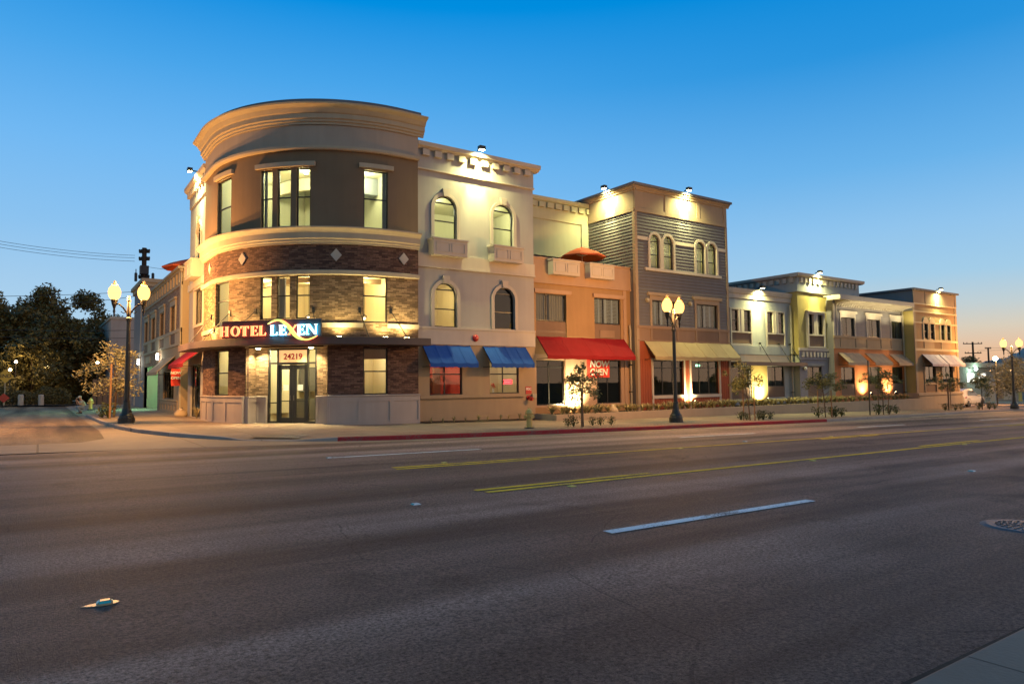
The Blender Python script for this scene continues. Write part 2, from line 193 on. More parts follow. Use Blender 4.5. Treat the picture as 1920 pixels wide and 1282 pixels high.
# ------------------------------------------------------------------ mesh builder
class MB:
    def __init__(s): s.v = []; s.f = []; s.uv = {}; s.mi = []; s.cur = 0
    def vert(s, p, uv=None):
        s.v.append(tuple(p)); i = len(s.v)-1
        if uv: s.uv[i] = uv
        return i
    def face(s, ids): s.f.append(tuple(ids)); s.mi.append(s.cur)
    def poly(s, pts, uvs=None): s.face([s.vert(p, uvs[i] if uvs else None) for i, p in enumerate(pts)])
    def box(s, x0, x1, y0, y1, z0, z1):
        i = len(s.v)
        for z in (z0, z1):
            for x, y in ((x0, y0), (x1, y0), (x1, y1), (x0, y1)): s.vert((x, y, z))
        for q in ((0, 3, 2, 1), (4, 5, 6, 7), (0, 1, 5, 4), (1, 2, 6, 5), (2, 3, 7, 6), (3, 0, 4, 7)): s.face([i+k for k in q])
    def rings(s, rings, closed=True, caps=True):
        n = len(rings[0]); b = len(s.v)
        for r in rings:
            for p in r: s.vert(p)
        for k in range(len(rings)-1):
            for j in range(n if closed else n-1):
                a = b+k*n+j; c = b+k*n+(j+1) % n; s.face((a, c, c+n, a+n))
        if caps and n > 2:
            s.face(list(range(b, b+n))[::-1]); s.face(list(range(b+(len(rings)-1)*n, b+len(rings)*n)))
    def tube(s, pts, rad, n=8, caps=True):
        pts = [Vector(p) for p in pts]
        if not isinstance(rad, (list, tuple)): rad = [rad]*len(pts)
        R = []; up = Vector((0, 0, 1))
        for i, p in enumerate(pts):
            t = (pts[min(i+1, len(pts)-1)]-pts[max(i-1, 0)]).normalized()
            a = t.cross(up if abs(t.z) < .95 else Vector((1, 0, 0))).normalized(); c = t.cross(a)
            R.append([p+(a*cos(2*pi*k/n)+c*sin(2*pi*k/n))*rad[i] for k in range(n)])
        s.rings(R, caps=caps)
    def lathe(s, c, prof, n=16, sx=1., sy=1.):
        s.rings([[(c[0]+r*sx*cos(2*pi*k/n), c[1]+r*sy*sin(2*pi*k/n), c[2]+z) for k in range(n)] for r, z in prof])
    def ball(s, c, r, n=10, m=7, sq=(1, 1, 1)):
        s.rings([[(c[0]+r*sq[0]*sin(pi*j/m)*cos(2*pi*k/n), c[1]+r*sq[1]*sin(pi*j/m)*sin(2*pi*k/n), c[2]-r*sq[2]*cos(pi*j/m)) for k in range(n)] for j in [.12]+list(range(1, m))+[m-.12]])
    # --- facade-frame pieces
    def sweep(s, fr, prof, u0, u1, closed=True, caps=True):       # prof: (d, z)
        us = fr.steps(u0, u1); s.rings([[fr.pt(u, d, z) for d, z in prof] for u in us], closed, caps)
    def fbox(s, fr, u0, u1, d0, d1, z0, z1): s.sweep(fr, [(d0, z0), (d1, z0), (d1, z1), (d0, z1)], u0, u1)
    def prism(s, fr, pol, d0, d1):
        n = len(pol); b = len(s.v)
        for d in (d0, d1):
            for u, z in pol: s.vert(fr.pt(u, d, z))
        for tri in tessellate_polygon([[Vector((u, z, 0)) for u, z in pol]]):
            s.face([b+k for k in tri]); s.face([b+n+k for k in tri][::-1])
        for k in range(n): s.face((b+k, b+(k+1) % n, b+n+(k+1) % n, b+n+k))
    def strip(s, fr, A, B, d0, d1, loop=False):                     # solid band between two polylines
        rg = []
        for (a, c) in zip(A, B): rg.append([fr.pt(a[0], d0, a[1]), fr.pt(a[0], d1, a[1]), fr.pt(c[0], d1, c[1]), fr.pt(c[0], d0, c[1])])
        if loop: rg.append(rg[0])
        s.rings(rg, caps=not loop)
    def wall(s, fr, u0, u1, z0, z1, holes=(), t=.2, d=0.):
        if fr.curved or all(len(h) == 4 for h in holes):
            H = [(min(p[0] for p in h), max(p[0] for p in h), min(p[1] for p in h), max(p[1] for p in h)) for h in holes]
            us = sorted(set([u0, u1]+[x for h in H for x in h[:2] if u0 < x < u1])); zs = sorted(set([z0, z1]+[x for h in H for x in h[2:] if z0 < x < z1]))
            for a, b in zip(us, us[1:]):
                for c, e in zip(zs, zs[1:]):
                    mu, mz = (a+b)/2, (c+e)/2
                    if any(h[0] < mu < h[1] and h[2] < mz < h[3] for h in H): continue
                    st = fr.steps(a, b)
                    for p, q in zip(st, st[1:]):
                        s.poly([fr.pt(p, d, c), fr.pt(q, d, c), fr.pt(q, d, e), fr.pt(p, d, e)], [(p, c), (q, c), (q, e), (p, e)])
        else:
            loops = [[(u0, z0), (u1, z0), (u1, z1), (u0, z1)]]+[list(h) for h in holes]
            fl = [p for l in loops for p in l]; b = len(s.v)
            for u, z in fl: s.vert(fr.pt(u, d, z), (u, z))
            for tri in tessellate_polygon([[Vector((u, z, 0)) for u, z in l] for l in loops]): s.face([b+k for k in tri])
        for h in holes:
            for (a, b) in zip(h, list(h[1:])+[h[0]]):
                st = fr.steps(a[0], b[0]) if fr.curved and abs(a[0]-b[0]) > .01 else [0, 1]
                for k in range(len(st)-1):
                    f0, f1 = k/(len(st)-1), (k+1)/(len(st)-1)
                    p = (a[0]+(b[0]-a[0])*f0, a[1]+(b[1]-a[1])*f0); q = (a[0]+(b[0]-a[0])*f1, a[1]+(b[1]-a[1])*f1)
                    s.poly([fr.pt(p[0], d, p[1]), fr.pt(q[0], d, q[1]), fr.pt(q[0], d-t, q[1]), fr.pt(p[0], d-t, p[1])], [(p[0], p[1]), (q[0], q[1]), (q[0]+t, q[1]), (p[0]+t, p[1])])
    def boards(s, fr, u0, u1, z0, z1, holes=(), h=.17, d=0., lap=.042):
        n = max(1, round((z1-z0)/h)); h = (z1-z0)/n
        for i in range(n):
            a, b = z0+i*h, z0+(i+1)*h; mz = (a+b)/2
            cut = sorted([(x0, x1) for x0, x1, y0, y1 in holes if y0-.02 < mz < y1+.02]); x = u0; seg = []
            for c0, c1 in cut:
                if c0 > x: seg.append((x, c0))
                x = max(x, c1)
            if x < u1: seg.append((x, u1))
            for p, q in seg:
                s.poly([fr.pt(p, d+lap, a), fr.pt(q, d+lap, a), fr.pt(q, d+.008, b), fr.pt(p, d+.008, b)])
                s.poly([fr.pt(p, d, a), fr.pt(q, d, a), fr.pt(q, d+lap, a), fr.pt(p, d+lap, a)])
    def leaf(s, c, size, fold=0.):
        a = Vector((random.gauss(0, 1), random.gauss(0, 1), random.gauss(0, .7))).normalized(); b = a.cross(Vector((random.gauss(0, 1), random.gauss(0, 1), random.gauss(0, 1)))).normalized()
        l, w = size*random.uniform(.7, 1.3), size*random.uniform(.3, .5); c = Vector(c)
        s.poly([c-a*l*.5, c+b*w*.5, c+a*l*.5, c-b*w*.5])
    def build(s, name, mats, parent=None, smooth=False, recalc=True, loc=None):
        me = bpy.data.meshes.new(name); me.from_pydata(s.v, [], s.f)
        if not isinstance(mats, (list, tuple)): mats = [mats]
        for q in mats: me.materials.append(q)
        if any(s.mi): me.polygons.foreach_set('material_index', s.mi)
        if s.uv:
            ul = me.uv_layers.new(name='UVMap'); z = [0.0]*(2*len(me.loops))
            for i, lp in enumerate(me.loops):
                q = s.uv.get(lp.vertex_index)
                if q: z[2*i], z[2*i+1] = q
            ul.data.foreach_set('uv', z)
        if recalc:
            bm = bmesh.new(); bm.from_mesh(me); bmesh.ops.recalc_face_normals(bm, faces=bm.faces); bm.to_mesh(me); bm.free()
        if smooth: me.polygons.foreach_set('use_smooth', [True]*len(me.polygons))
        me.update(); o = bpy.data.objects.new(name, me); COL.objects.link(o)
        if parent is not None: o.parent = parent; o.matrix_parent_inverse = Matrix.Translation(-parent_origin(parent))
        if loc is not None: o.location = loc
        return o
def parent_origin(p): return Vector(p.location) if p.parent is None else Vector((0, 0, 0))
class Pl:                                # flat facade: u along it, d out of it, z up
    curved = False
    def __init__(s, o, ud, n): s.o = Vector(o); s.ud = Vector(ud).normalized(); s.n = Vector(n).normalized()
    def pt(s, u, d, z): return s.o+s.ud*u+s.n*d+Vector((0, 0, z))
    def steps(s, a, b): return [a, b]
def Fr(Y): return Pl((0, Y, 0), (1, 0, 0), (0, -1, 0))
def Sd(X): return Pl((X, 0, 0), (0, 1, 0), (-1, 0, 0))
class Cy:
    curved = True
    def __init__(s, cx, cy, R): s.c = (cx, cy); s.R = R
    def pt(s, u, d, z): a = u/s.R; return Vector((s.c[0]+(s.R+d)*cos(a), s.c[1]+(s.R+d)*sin(a), z))
    def steps(s, a, b):
        n = max(1, math.ceil(abs(b-a)/s.R/radians(2.5))); return [a+(b-a)*k/n for k in range(n+1)]

def empty(name, loc, label, cat, group=None):
    o = bpy.data.objects.new(name, None); o.empty_display_size = .3; COL.objects.link(o); o.location = loc; tag(o, label, cat, group); return o
def tag(o, label, cat, group=None):
    o['label'] = label; o['category'] = cat
    if group: o['group'] = group
    return o
def struct(o): o['kind'] = 'structure'; return o
def copy_thing(o, loc, label, rotz=0., scale=None, parent=None):
    c = o.copy(); COL.objects.link(c)
    if parent is None:
        c.location = loc; c.rotation_euler = (0, 0, rotz); c['label'] = label
        if scale: c.scale = (scale,)*3
    else: c.parent = parent
    for ch in o.children: copy_thing(ch, None, None, parent=c)
    return c
def light(kind, loc, power, col, parent=None, size=.05, aim=None, spot=60, blend=.6):
    l = bpy.data.lights.new('bulb', kind); l.energy = power; l.color = col
    l.shadow_soft_size = size
    if kind == 'SPOT': l.spot_size = radians(spot); l.spot_blend = blend
    o = bpy.data.objects.new('bulb', l); COL.objects.link(o); o.location = loc
    if aim is not None: o.rotation_euler = (Vector(aim)-Vector(loc)).to_track_quat('-Z', 'Y').to_euler()
    if parent is not None: o.parent = parent; o.matrix_parent_inverse = Matrix.Translation(-parent_origin(parent))
    return o

# ------------------------------------------------------------------ windows and trim
def rect(u0, u1, z0, z1): return [(u0, z0), (u1, z0), (u1, z1), (u0, z1)]
def archp(u0, u1, z0, z1, n=14, k=1.0):
    r = (u1-u0)/2; c = (u0+u1)/2; zs = z1-r*k
    return [(u0, z0), (u1, z0)]+[(c+r*cos(pi*i/n), zs+r*k*sin(pi*i/n)) for i in range(n+1)]
def window(b, fr, u0, u1, z0, z1, bars=(), mull=(), arch=False, fw=.05, rec=.10, frame='black', pane='glass', k=1.0, mw=None, curtain=None, lite=None):
    """a framed window: frame mesh > pane, blind"""
    d0, d1 = -rec-.05, -rec+.01; mb = MB(); mw = mw or fw
    if arch:
        o = archp(u0, u1, z0, z1, k=k); i = archp(u0+fw, u1-fw, z0+fw, z1-fw, k=k)
        mb.strip(fr, o[1:]+[o[0]], i[1:]+[i[0]], d0, d1); mb.fbox(fr, u0+fw, u1-fw, d0, d1, z0, z0+fw)
    else:
        mb.fbox(fr, u0, u0+fw, d0, d1, z0, z1); mb.fbox(fr, u1-fw, u1, d0, d1, z0, z1)
        mb.fbox(fr, u0+fw, u1-fw, d0, d1, z0, z0+fw); mb.fbox(fr, u0+fw, u1-fw, d0, d1, z1-fw, z1)
    for z in bars: mb.fbox(fr, u0+fw, u1-fw, d0+.003, d1-.003, z-fw*.55, z+fw*.55)
    for u in mull: mb.fbox(fr, u-mw/2, u+mw/2, d0+.006, d1-.006, z0+fw, (z1-fw) if not arch else z1-(u1-u0)/2*k)
    w = mb.build('window', M[frame], b)
    p = MB()
    if arch: p.prism(fr, archp(u0+fw*.6, u1-fw*.6, z0+fw*.6, z1-fw*.6, k=k), d0+.02, d0+.028)
    else: p.fbox(fr, u0+fw*.6, u1-fw*.6, d0+.02, d0+.028, z0+fw*.6, z1-fw*.6)
    p.build('pane', M[pane], w)
    if curtain: drape(w, fr, u0, u1, z0, z1, curtain, d0)
    return w
def drape(w, fr, u0, u1, z0, z1, kind, d0=-.15):
    mb = MB(); W = u1-u0
    if kind == 'curtain':
        for a, b in ((.0, .42), (.52, 1.)):
            n = 22; A = [fr.pt(u0+W*(a+(b-a)*i/n), d0-.14+.05*sin(i*1.7)+.02*random.random(), z0) for i in range(n+1)]
            mb.rings([A, [p+Vector((0, 0, z1-z0)) for p in A]], closed=False, caps=False)
        mb.build('curtain', M['curtain'], w, smooth=True)
    elif kind == 'shutter':
        n = int((z1-z0)/.085)
        for a, b in ((.02, .24), (.26, .48), (.52, .74), (.76, .98)):
            for i in range(n):
                z = z0+.04+(z1-z0-.08)*i/n; mb.sweep(fr, [(d0-.12, z), (d0-.06, z+.045), (d0-.052, z+.045), (d0-.112, z)], u0+W*a+.03, u0+W*b-.03)
            for q in (a, b): mb.fbox(fr, u0+W*q-.03, u0+W*q+.03, d0-.13, d0-.05, z0, z1)
        mb.build('shutter', M['shutter'], w)
    elif kind == 'blind':
        n = int((z1-z0)/.07)
        for i in range(n):
            z = z0+.03+(z1-z0-.06)*i/n; mb.sweep(fr, [(d0-.10, z), (d0-.06, z+.03), (d0-.055, z+.03), (d0-.095, z)], u0+.03, u1-.03)
        mb.build('blind', M['shutter'], w)
    elif kind == 'shade':
        mb.fbox(fr, u0+.02, u1-.02, d0-.07, d0-.06, z0+(z1-z0)*.45, z1); mb.build('shade', M['shade'], w)
def room(b, fr, u0, u1, z0, z1, dep=4., mat='roomc', t=.2, name='room'):
    mb = MB(); pr = [(-t, z0), (-t-dep, z0), (-t-dep, z1), (-t, z1)]
    mb.sweep(fr, pr, u0, u1, closed=False, caps=True); return mb.build(name, M[mat], b)
def part(b, name, mat, fn, **kw):
    mb = MB(); fn(mb); return mb.build(name, M[mat] if isinstance(mat, str) else mat, b, **kw)
def shell(b, x0, x1, y0, y1, z0, z1, mat, name='wall'):
    mb = MB()
    mb.poly([(x0, y0, z0), (x0, y1, z0), (x0, y1, z1), (x0, y0, z1)]); mb.poly([(x1, y0, z0), (x1, y1, z0), (x1, y1, z1), (x1, y0, z1)])
    mb.poly([(x0, y1, z0), (x1, y1, z0), (x1, y1, z1), (x0, y1, z1)]); mb.poly([(x0, y0, z1), (x1, y0, z1), (x1, y1, z1), (x0, y1, z1)])
    return mb.build(name, M[mat], b)
def cornice(b, fr, u0, u1, prof, mat, name='cornice'):
    return part(b, name, mat, lambda q: q.sweep(fr, prof, u0, u1))
def dentils(b, fr, us, w, d, z0, z1, mat, d0=0.):
    for u in us: part(b, 'dentil', mat, lambda q: q.fbox(fr, u-w/2, u+w/2, d0, d0+d, z0, z1))
def archtrim(b, fr, u0, u1, z0, z1, w, mat, key=True, k=1.0, d=.07, to=None):
    def f(q):
        i = archp(u0, u1, z0, z1, k=k); o = archp(u0-w, u1+w, z0, z1+w, k=((u1-u0)/2*k+w)/((u1-u0)/2+w))
        q.strip(fr, i[1:]+[i[0]], o[1:]+[o[0]], 0, d)
        if key:
            c = (u0+u1)/2; q.prism(fr, [(c-.13, z1-.03), (c+.13, z1-.03), (c+.19, z1+w+.16), (c-.19, z1+w+.16)], 0, d+.07)
    return part(b, 'arch_surround', mat, f)
def boxbalcony(b, fr, u0, u1, z0, z1, d, mat):
    def f(q):
        q.fbox(fr, u0, u1, -.02, d, z0, z1); q.fbox(fr, u0-.05, u1+.05, -.02, d+.05, z1, z1+.07)
        w = (u1-u0); m = .14
        for a, c in ((u0+m, u0+w/2-m*.4), (u0+w/2+m*.4, u1-m)):
            for (p, r, s_, t) in ((a, c, z0+.14, z0+.17), (a, c, z1-.16, z1-.13), (a, a+.03, z0+.17, z1-.16), (c-.03, c, z0+.17, z1-.16)): q.fbox(fr, p, r, d, d+.025, s_, t)
    return part(b, 'flower_box', mat, f)
def awning(fr, u0, u1, zt, zb, d, mat, label, group, val=.2, ribs=4, soft=.0):
    o = empty('awning', fr.pt((u0+u1)/2, 0, zb), label, 'awning', group)
    def f(q):
        n = 12; zf = zb+val; R = []
        for k in range(ribs*n//2+1):
            u = u0+(u1-u0)*k/(ribs*n//2); sag = .03*sin(pi*((k % (n//2))/(n/2)))+.006*sin(k*1.9)
            pr = [(0.02, zt), (d, zf-.0), (d, zb+.012*sin(k*2.1)), (d-.012, zb+.012*sin(k*2.1)), (d-.02, zf-.025), (.02, zt-.03)]
            pr[1] = (d, zf); R.append([fr.pt(u, dd, z-sag*(1 if 0 < i < 2 else .6)) for i, (dd, z) in enumerate(pr)])
        q.rings(R)
    part(o, 'canvas', mat, f)
    for k in range(ribs+1):
        u = min(max(u0+(u1-u0)*k/ribs, u0+.02), u1-.02); part(o, 'seam', mat, lambda q: q.rings([[fr.pt(u+e, dd, z) for dd, z in ((.03, zt+.002), (d+.004, zb+val+.006), (d+.006, zb+.0), (d, zb), (d-.006, zb+val), (.03, zt-.01))] for e in (-.022, .022)]))
    def g(q):
        for u in (u0+.02, u1-.02):
            q.tube([fr.pt(u, .02, zt-.06), fr.pt(u, d-.04, zb+val-.06)], .015, 6); q.tube([fr.pt(u, .0, zb+.03), fr.pt(u, d-.04, zb+.03)], .015, 6)
        q.tube([fr.pt(u0+.02, d-.04, zb+.03), fr.pt(u1-.02, d-.04, zb+.03)], .015, 6)
        for k in range(1, ribs):
            u = u0+(u1-u0)*k/ribs; q.tube([fr.pt(u, .02, zt-.06), fr.pt(u, d-.04, zb+val-.06)], .012, 6)
    part(o, 'frame', 'steel', g)
    return o
def flood(p, out, label, power, aimdrop=3., col=(1, .92, .36), spot=125, group='floodlights along the rooflines'):
    p = Vector(p); out = Vector(out).normalized(); o = empty('floodlight', p, label, 'floodlight', group)
    fr = Pl(p, (out.y, -out.x, 0) if True else 0, out)
    part(o, 'housing', 'steel', lambda q: (q.fbox(fr, -.16, .16, -.10, .14, .02, .20), q.fbox(fr, -.03, .03, -.35, -.1, .05, .1)))
    part(o, 'lens', 'lensy', lambda q: q.fbox(fr, -.12, .12, -.06, .11, .0, .018))
    light('SPOT', p+Vector((0, 0, -.03)), power*.9, col, o, .06, p-out*.50+Vector((0, 0, -2.0)), 40, .9); light('SPOT', p+out*.1+Vector((0, 0, -.03)), power*.65, col, o, .06, p-out*.5+Vector((0, 0, -aimdrop)), 150, 1.)
    return o

# ------------------------------------------------------------------ sky
wd = bpy.data.worlds.new('World'); SC.world = wd; wd.use_nodes = True; nt = wd.node_tree; bg = nt.nodes['Background']; L = nt.links.new
tc = nd(nt, 'ShaderNodeTexCoord'); sx = nd(nt, 'ShaderNodeSeparateXYZ'); L(tc.outputs['Generated'], sx.inputs[0])
def ramp(stops):
    r = nd(nt, 'ShaderNodeValToRGB'); e = r.color_ramp.elements; e[0].position = stops[0][0]; e[0].color = (*stops[0][1], 1); e[1].position = stops[-1][0]; e[1].color = (*stops[-1][1], 1)
    for p, c in stops[1:-1]: k = e.new(p); k.color = (*c, 1)
    L(sx.outputs['Z'], r.inputs[0]); return r
cool = ramp([(0, (.45, .62, .74)), (.07, (.42, .61, .77)), (.13, (.34, .56, .78)), (.2, (.24, .50, .80)), (.3, (.15, .44, .82)), (.40, (.06, .345, .76)), (.49, (.0, .25, .69)), (.62, (.0, .17, .50)), (1, (.0, .09, .30))])
warm = ramp([(0, (.78, .42, .24)), (.034, (.75, .48, .30)), (.063, (.64, .57, .46)), (.09, (.50, .58, .60)), (.131, (.34, .56, .74)), (.19, (.26, .51, .78)), (.27, (.13, .41, .76)), (.40, (.02, .27, .67)), (.49, (.0, .23, .64)), (.62, (.0, .17, .50)), (1, (.0, .09, .30))])
core = ramp([(0, (2.1, 1.3, .80)), (.1, (1.8, 1.25, .86)), (.25, (1.25, 1.02, .88)), (.5, (.42, .44, .54)), (1, (.0, .09, .30))])   # unseen afterglow to the right, strengthened as warm fill on the fronts
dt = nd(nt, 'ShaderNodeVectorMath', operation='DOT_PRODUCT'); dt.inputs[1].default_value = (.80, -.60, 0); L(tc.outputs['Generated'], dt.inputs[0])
def mixer(f0, f1, sock, a, b_):
    mr = nd(nt, 'ShaderNodeMapRange'); mr.interpolation_type = 'SMOOTHSTEP'; mr.inputs['From Min'].default_value = f0; mr.inputs['From Max'].default_value = f1; L(sock, mr.inputs['Value'])
    mx = nd(nt, 'ShaderNodeMixRGB'); L(mr.outputs[0], mx.inputs[0]); L(a, mx.inputs[1]); L(b_, mx.inputs[2]); return mx.outputs[0]
c1 = mixer(-.3, .5, dt.outputs['Value'], cool.outputs[0], warm.outputs[0])
back_fill = nd(nt, 'ShaderNodeMixRGB', blend_type='MULTIPLY'); back_fill.inputs[0].default_value = 1; L(c1, back_fill.inputs[1]); back_fill.inputs[2].default_value = (1.75, 1.12, .80, 1)  # unseen sky behind the view, raised and warmed to fill the fronts
left_fill = nd(nt, 'ShaderNodeMixRGB', blend_type='MULTIPLY'); left_fill.inputs[0].default_value = 1; L(c1, left_fill.inputs[1]); left_fill.inputs[2].default_value = (1.45, .95, .65, 1)  # unseen sky off to the left, warmed as fill for the corner
c2 = mixer(.05, -.5, sx.outputs['Y'], c1, back_fill.outputs[0])
c2 = mixer(-.12, -.6, sx.outputs['X'], c2, left_fill.outputs[0])
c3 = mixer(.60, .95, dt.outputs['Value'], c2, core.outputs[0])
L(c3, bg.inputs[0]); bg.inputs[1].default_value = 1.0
SC.view_settings.view_transform = 'Standard'; SC.view_settings.look = 'None'; SC.view_settings.exposure = 0.12
SC.cycles.use_denoising = True; SC.cycles.max_bounces = 6; SC.cycles.diffuse_bounces = 3; SC.cycles.transparent_max_bounces = 12; SC.cycles.sample_clamp_indirect = 6
SC.cycles.caustics_reflective = False; SC.cycles.caustics_refractive = False

# ------------------------------------------------------------------ ground, roads, kerbs, markings
def sheet(name, pol, dz, mat):
    mb = MB(); b = [mb.vert((x, y, gz(x)+dz)) for x, y in pol]
    for t in tessellate_polygon([[Vector((x, y, 0)) for x, y in pol]]): mb.face([b[k] for k in t])
    o = mb.build(name, M[mat]); bm = bmesh.new(); bm.from_mesh(o.data)
    for f in bm.faces:
        if f.normal.z < 0: f.normal_flip()
    bm.to_mesh(o.data); bm.free(); return struct(o)
g = MB(); xs = [-4000, -300, -80, -40, 0, 40, 80, 130, 300, 900, 2500, 5000]; ys = [-3000, -300, 0, 100, 400, 1500, 6000]
for a, b in zip(xs, xs[1:]):
    for c, d in zip(ys, ys[1:]): g.poly([(a, c, gz(a)-.03), (b, c, gz(b)-.03), (b, d, gz(b)-.03), (a, d, gz(a)-.03)])
struct(g.build('ground', M['earth']))
KP = [(2.3, 78, .02), (2.3, 56, .02), (2.3, 48.2, .02), (2.31, 47.9, .15), (2.45, 38, .15), (2.7, 33, .15), (3.1, 29.8, .15), (3.9, 26.6, .15), (4.9, 24.4, .12), (5.5, 23.5, .03), (6.8, 22.3, .03), (8, 21.6, .13), (10, 21, .15), (12.5, 20.75, .15), (21, 20.4, .15), (34.2, 20.4, .15), (45, 21.3, .15), (55, 22.3, .15), (69, 23.2, .15), (100, 24.2, .15), (130, 25, .15)]
def offs(d):
    out = []
    for i, (x, y, h) in enumerate(KP):
        a = Vector(KP[max(0, i-1)][:2]); c = Vector(KP[min(len(KP)-1, i+1)][:2]); t = (c-a).normalized(); n = Vector((-t.y, t.x)); out.append((x+n.x*d, y+n.y*d))
    return out
sheet('road', [(-80, 1.85), (130, 1.85), (130, 25.2), (60, 23), (20, 21.5), (-80, 22.6)], 0, 'asphalt')
sheet('side_street', [(-12, 24.6), (2.6, 24.6), (2.6, 80), (-12, 80)], .002, 'asphalt2')
gl = offs(-.62)
sheet('gutter', [(-80, 22.2), (-8, 22.1), (0, 21.95), (4.2, 21.4), (7.4, 20.75)]+gl[12:]+[(p[0], p[1]+.05) for p in KP[::-1][:-1]]+[(2.3, 78), (2.0, 78), (2.0, 31.5), (1.85, 26.9), (1.1, 25.4), (-1, 25.15), (-8, 25), (-80, 25.2)], .006, 'gutter')
k0, k1, k2 = [(x, y) for x, y, h in KP], offs(.16), offs(1.6)
def kerbmesh(i0, i1, name, mat):
    mb = MB()
    for i in range(i0, i1):
        (xa, ya), (xb, yb) = k0[i], k0[i+1]; ha, hb = KP[i][2], KP[i+1][2]; (ia, ja), (ib, jb) = k1[i], k1[i+1]
        n = max(1, int(math.dist(k0[i], k0[i+1])/3))
        mb.poly([(xa, ya, gz(xa)-.05), (xb, yb, gz(xb)-.05), (xb+(ib-xb)*.12, yb+(jb-yb)*.12, gz(xb)+hb-.015), (xa+(ia-xa)*.12, ya+(ja-ya)*.12, gz(xa)+ha-.015)])
        mb.poly([(xa+(ia-xa)*.12, ya+(ja-ya)*.12, gz(xa)+ha-.015), (xb+(ib-xb)*.12, yb+(jb-yb)*.12, gz(xb)+hb-.015), (xb+(ib-xb)*.25, yb+(jb-yb)*.25, gz(xb)+hb), (xa+(ia-xa)*.25, ya+(ja-ya)*.25, gz(xa)+ha)])
        mb.poly([(xa+(ia-xa)*.25, ya+(ja-ya)*.25, gz(xa)+ha), (xb+(ib-xb)*.25, yb+(jb-yb)*.25, gz(xb)+hb), (ib, jb, gz(ib)+hb), (ia, ja, gz(ia)+ha)])
    return struct(mb.build(name, M[mat]))
kerbmesh(0, 11, 'kerb', 'kerb'); kerbmesh(11, 15, 'painted_kerb', 'redpaint'); kerbmesh(15, len(KP)-1, 'kerb', 'kerb')
mb = MB()
for i in range(len(KP)-1):
    a, b, c, d = k1[i], k1[i+1], k2[i+1], k2[i]
    mb.poly([(*a, gz(a[0])+KP[i][2]), (*b, gz(b[0])+KP[i+1][2]), (*c, gz(c[0])+.15), (*d, gz(d[0])+.15)])
pol = k2+[(130, 60), (30, 60), (7.5, 40), (7.5, 78)]
b0 = [mb.vert((x, y, gz(x)+.15)) for x, y in pol]
for t in tessellate_polygon([[Vector((x, y, 0)) for x, y in pol]]): mb.face([b0[k] for k in t])
o = struct(mb.build('pavement', M['conc']))
pb = MB(); q3, q4 = offs(.2), offs(1.45)
for i in range(12, 18):
    a, b, c, d = q3[i], q3[i+1], q4[i+1], q4[i]; pb.poly([(*p, gz(p[0])+.155) for p in (a, b, c, d)])
struct(pb.build('paver_band', M['paver']))
wp = MB(); (a, b), (c, d) = (offs(.35)[9], offs(.35)[10]), (offs(1.15)[10], offs(1.15)[9])
wp.poly([(a[0], a[1], gz(a[0])+.085), (b[0], b[1], gz(b[0])+.085), (c[0], c[1], gz(c[0])+.135), (d[0], d[1], gz(d[0])+.135)]); struct(wp.build('tactile_paving', M['dark']))
nk = MB()
nk.rings([[(x, 1.93, gz(x)-.05), (x, 1.90, gz(x)+.13), (x, 1.87, gz(x)+.15), (x, -3, gz(x)+.17), (x, -3, gz(x)-.1)] for x in (-60, 0, 130)]); struct(nk.build('near_pavement', M['conc']))
sheet('gutter_dirt', [(-60, 1.86), (130, 1.86), (130, 2.10), (60, 2.16), (20, 2.08), (12, 2.14), (6, 2.07), (0, 2.13), (-60, 2.1)], .004, 'soil')
sheet('parking_lot', [(66.6, 26.4), (129, 26.4), (129, 60), (66.6, 60)], .158, 'asphalt2')
def stripe(name, x0, x1, y0, k, w, mat):
    yy = lambda x: y0+k*(x-6); n = max(1, int((x1-x0)/6)); mb = MB()
    for i in range(n):
        a, b = x0+(x1-x0)*i/n, x0+(x1-x0)*(i+1)/n
        mb.poly([(a, yy(a)-w/2, gz(a)+.009), (b, yy(b)-w/2, gz(b)+.009), (b, yy(b)+w/2, gz(b)+.009), (a, yy(a)+w/2, gz(a)+.009)])
    return struct(mb.build(name, M[mat]))
stripe('centre_line', 6.1, 125, 9.62, .0148, .15, 'lineyellow'); stripe('centre_line', 6.3, 125, 13.7, .003, .15, 'lineyellow')
for a in (6.05, 21.9, 37.6, 53.3, 69): stripe('lane_line', a, a+4.2, 9.90, .0148, .15, 'lineyellow'); stripe('lane_line', a+.2, a+4.0, 13.40, .003, .15, 'lineyellow')
for a in (5.6, 20.2, 34.8, 49.4): stripe('lane_line', a, a+4.2, 6.16, 0, .17, 'linewhite')
for a in (6.0, 18.6, 30.5, 43.5, 57): stripe('lane_line', a, a+4.3, 16.5, .01, .17, 'linewhite')
# ridge of far hills
hl = MB(); n = 40; A = []; B = []
for i in range(n+1):
    px = 1700+400*i/n; d = ray(px, 700); d = d/sqrt(d.x**2+d.y**2)*4200
    hgt = 95+55*max(0, (px-1800)/220)+12*sin(i*.9)+8*sin(i*2.3)+ (25*sin(i*.35))
    A.append([(d.x, d.y, -60), (d.x*1.02, d.y*1.02, hgt*.62), (d.x*1.12, d.y*1.12, hgt), (d.x*1.25, d.y*1.25, -60)])
hl.rings(A); struct(hl.build('hills', M['hill'], smooth=True))

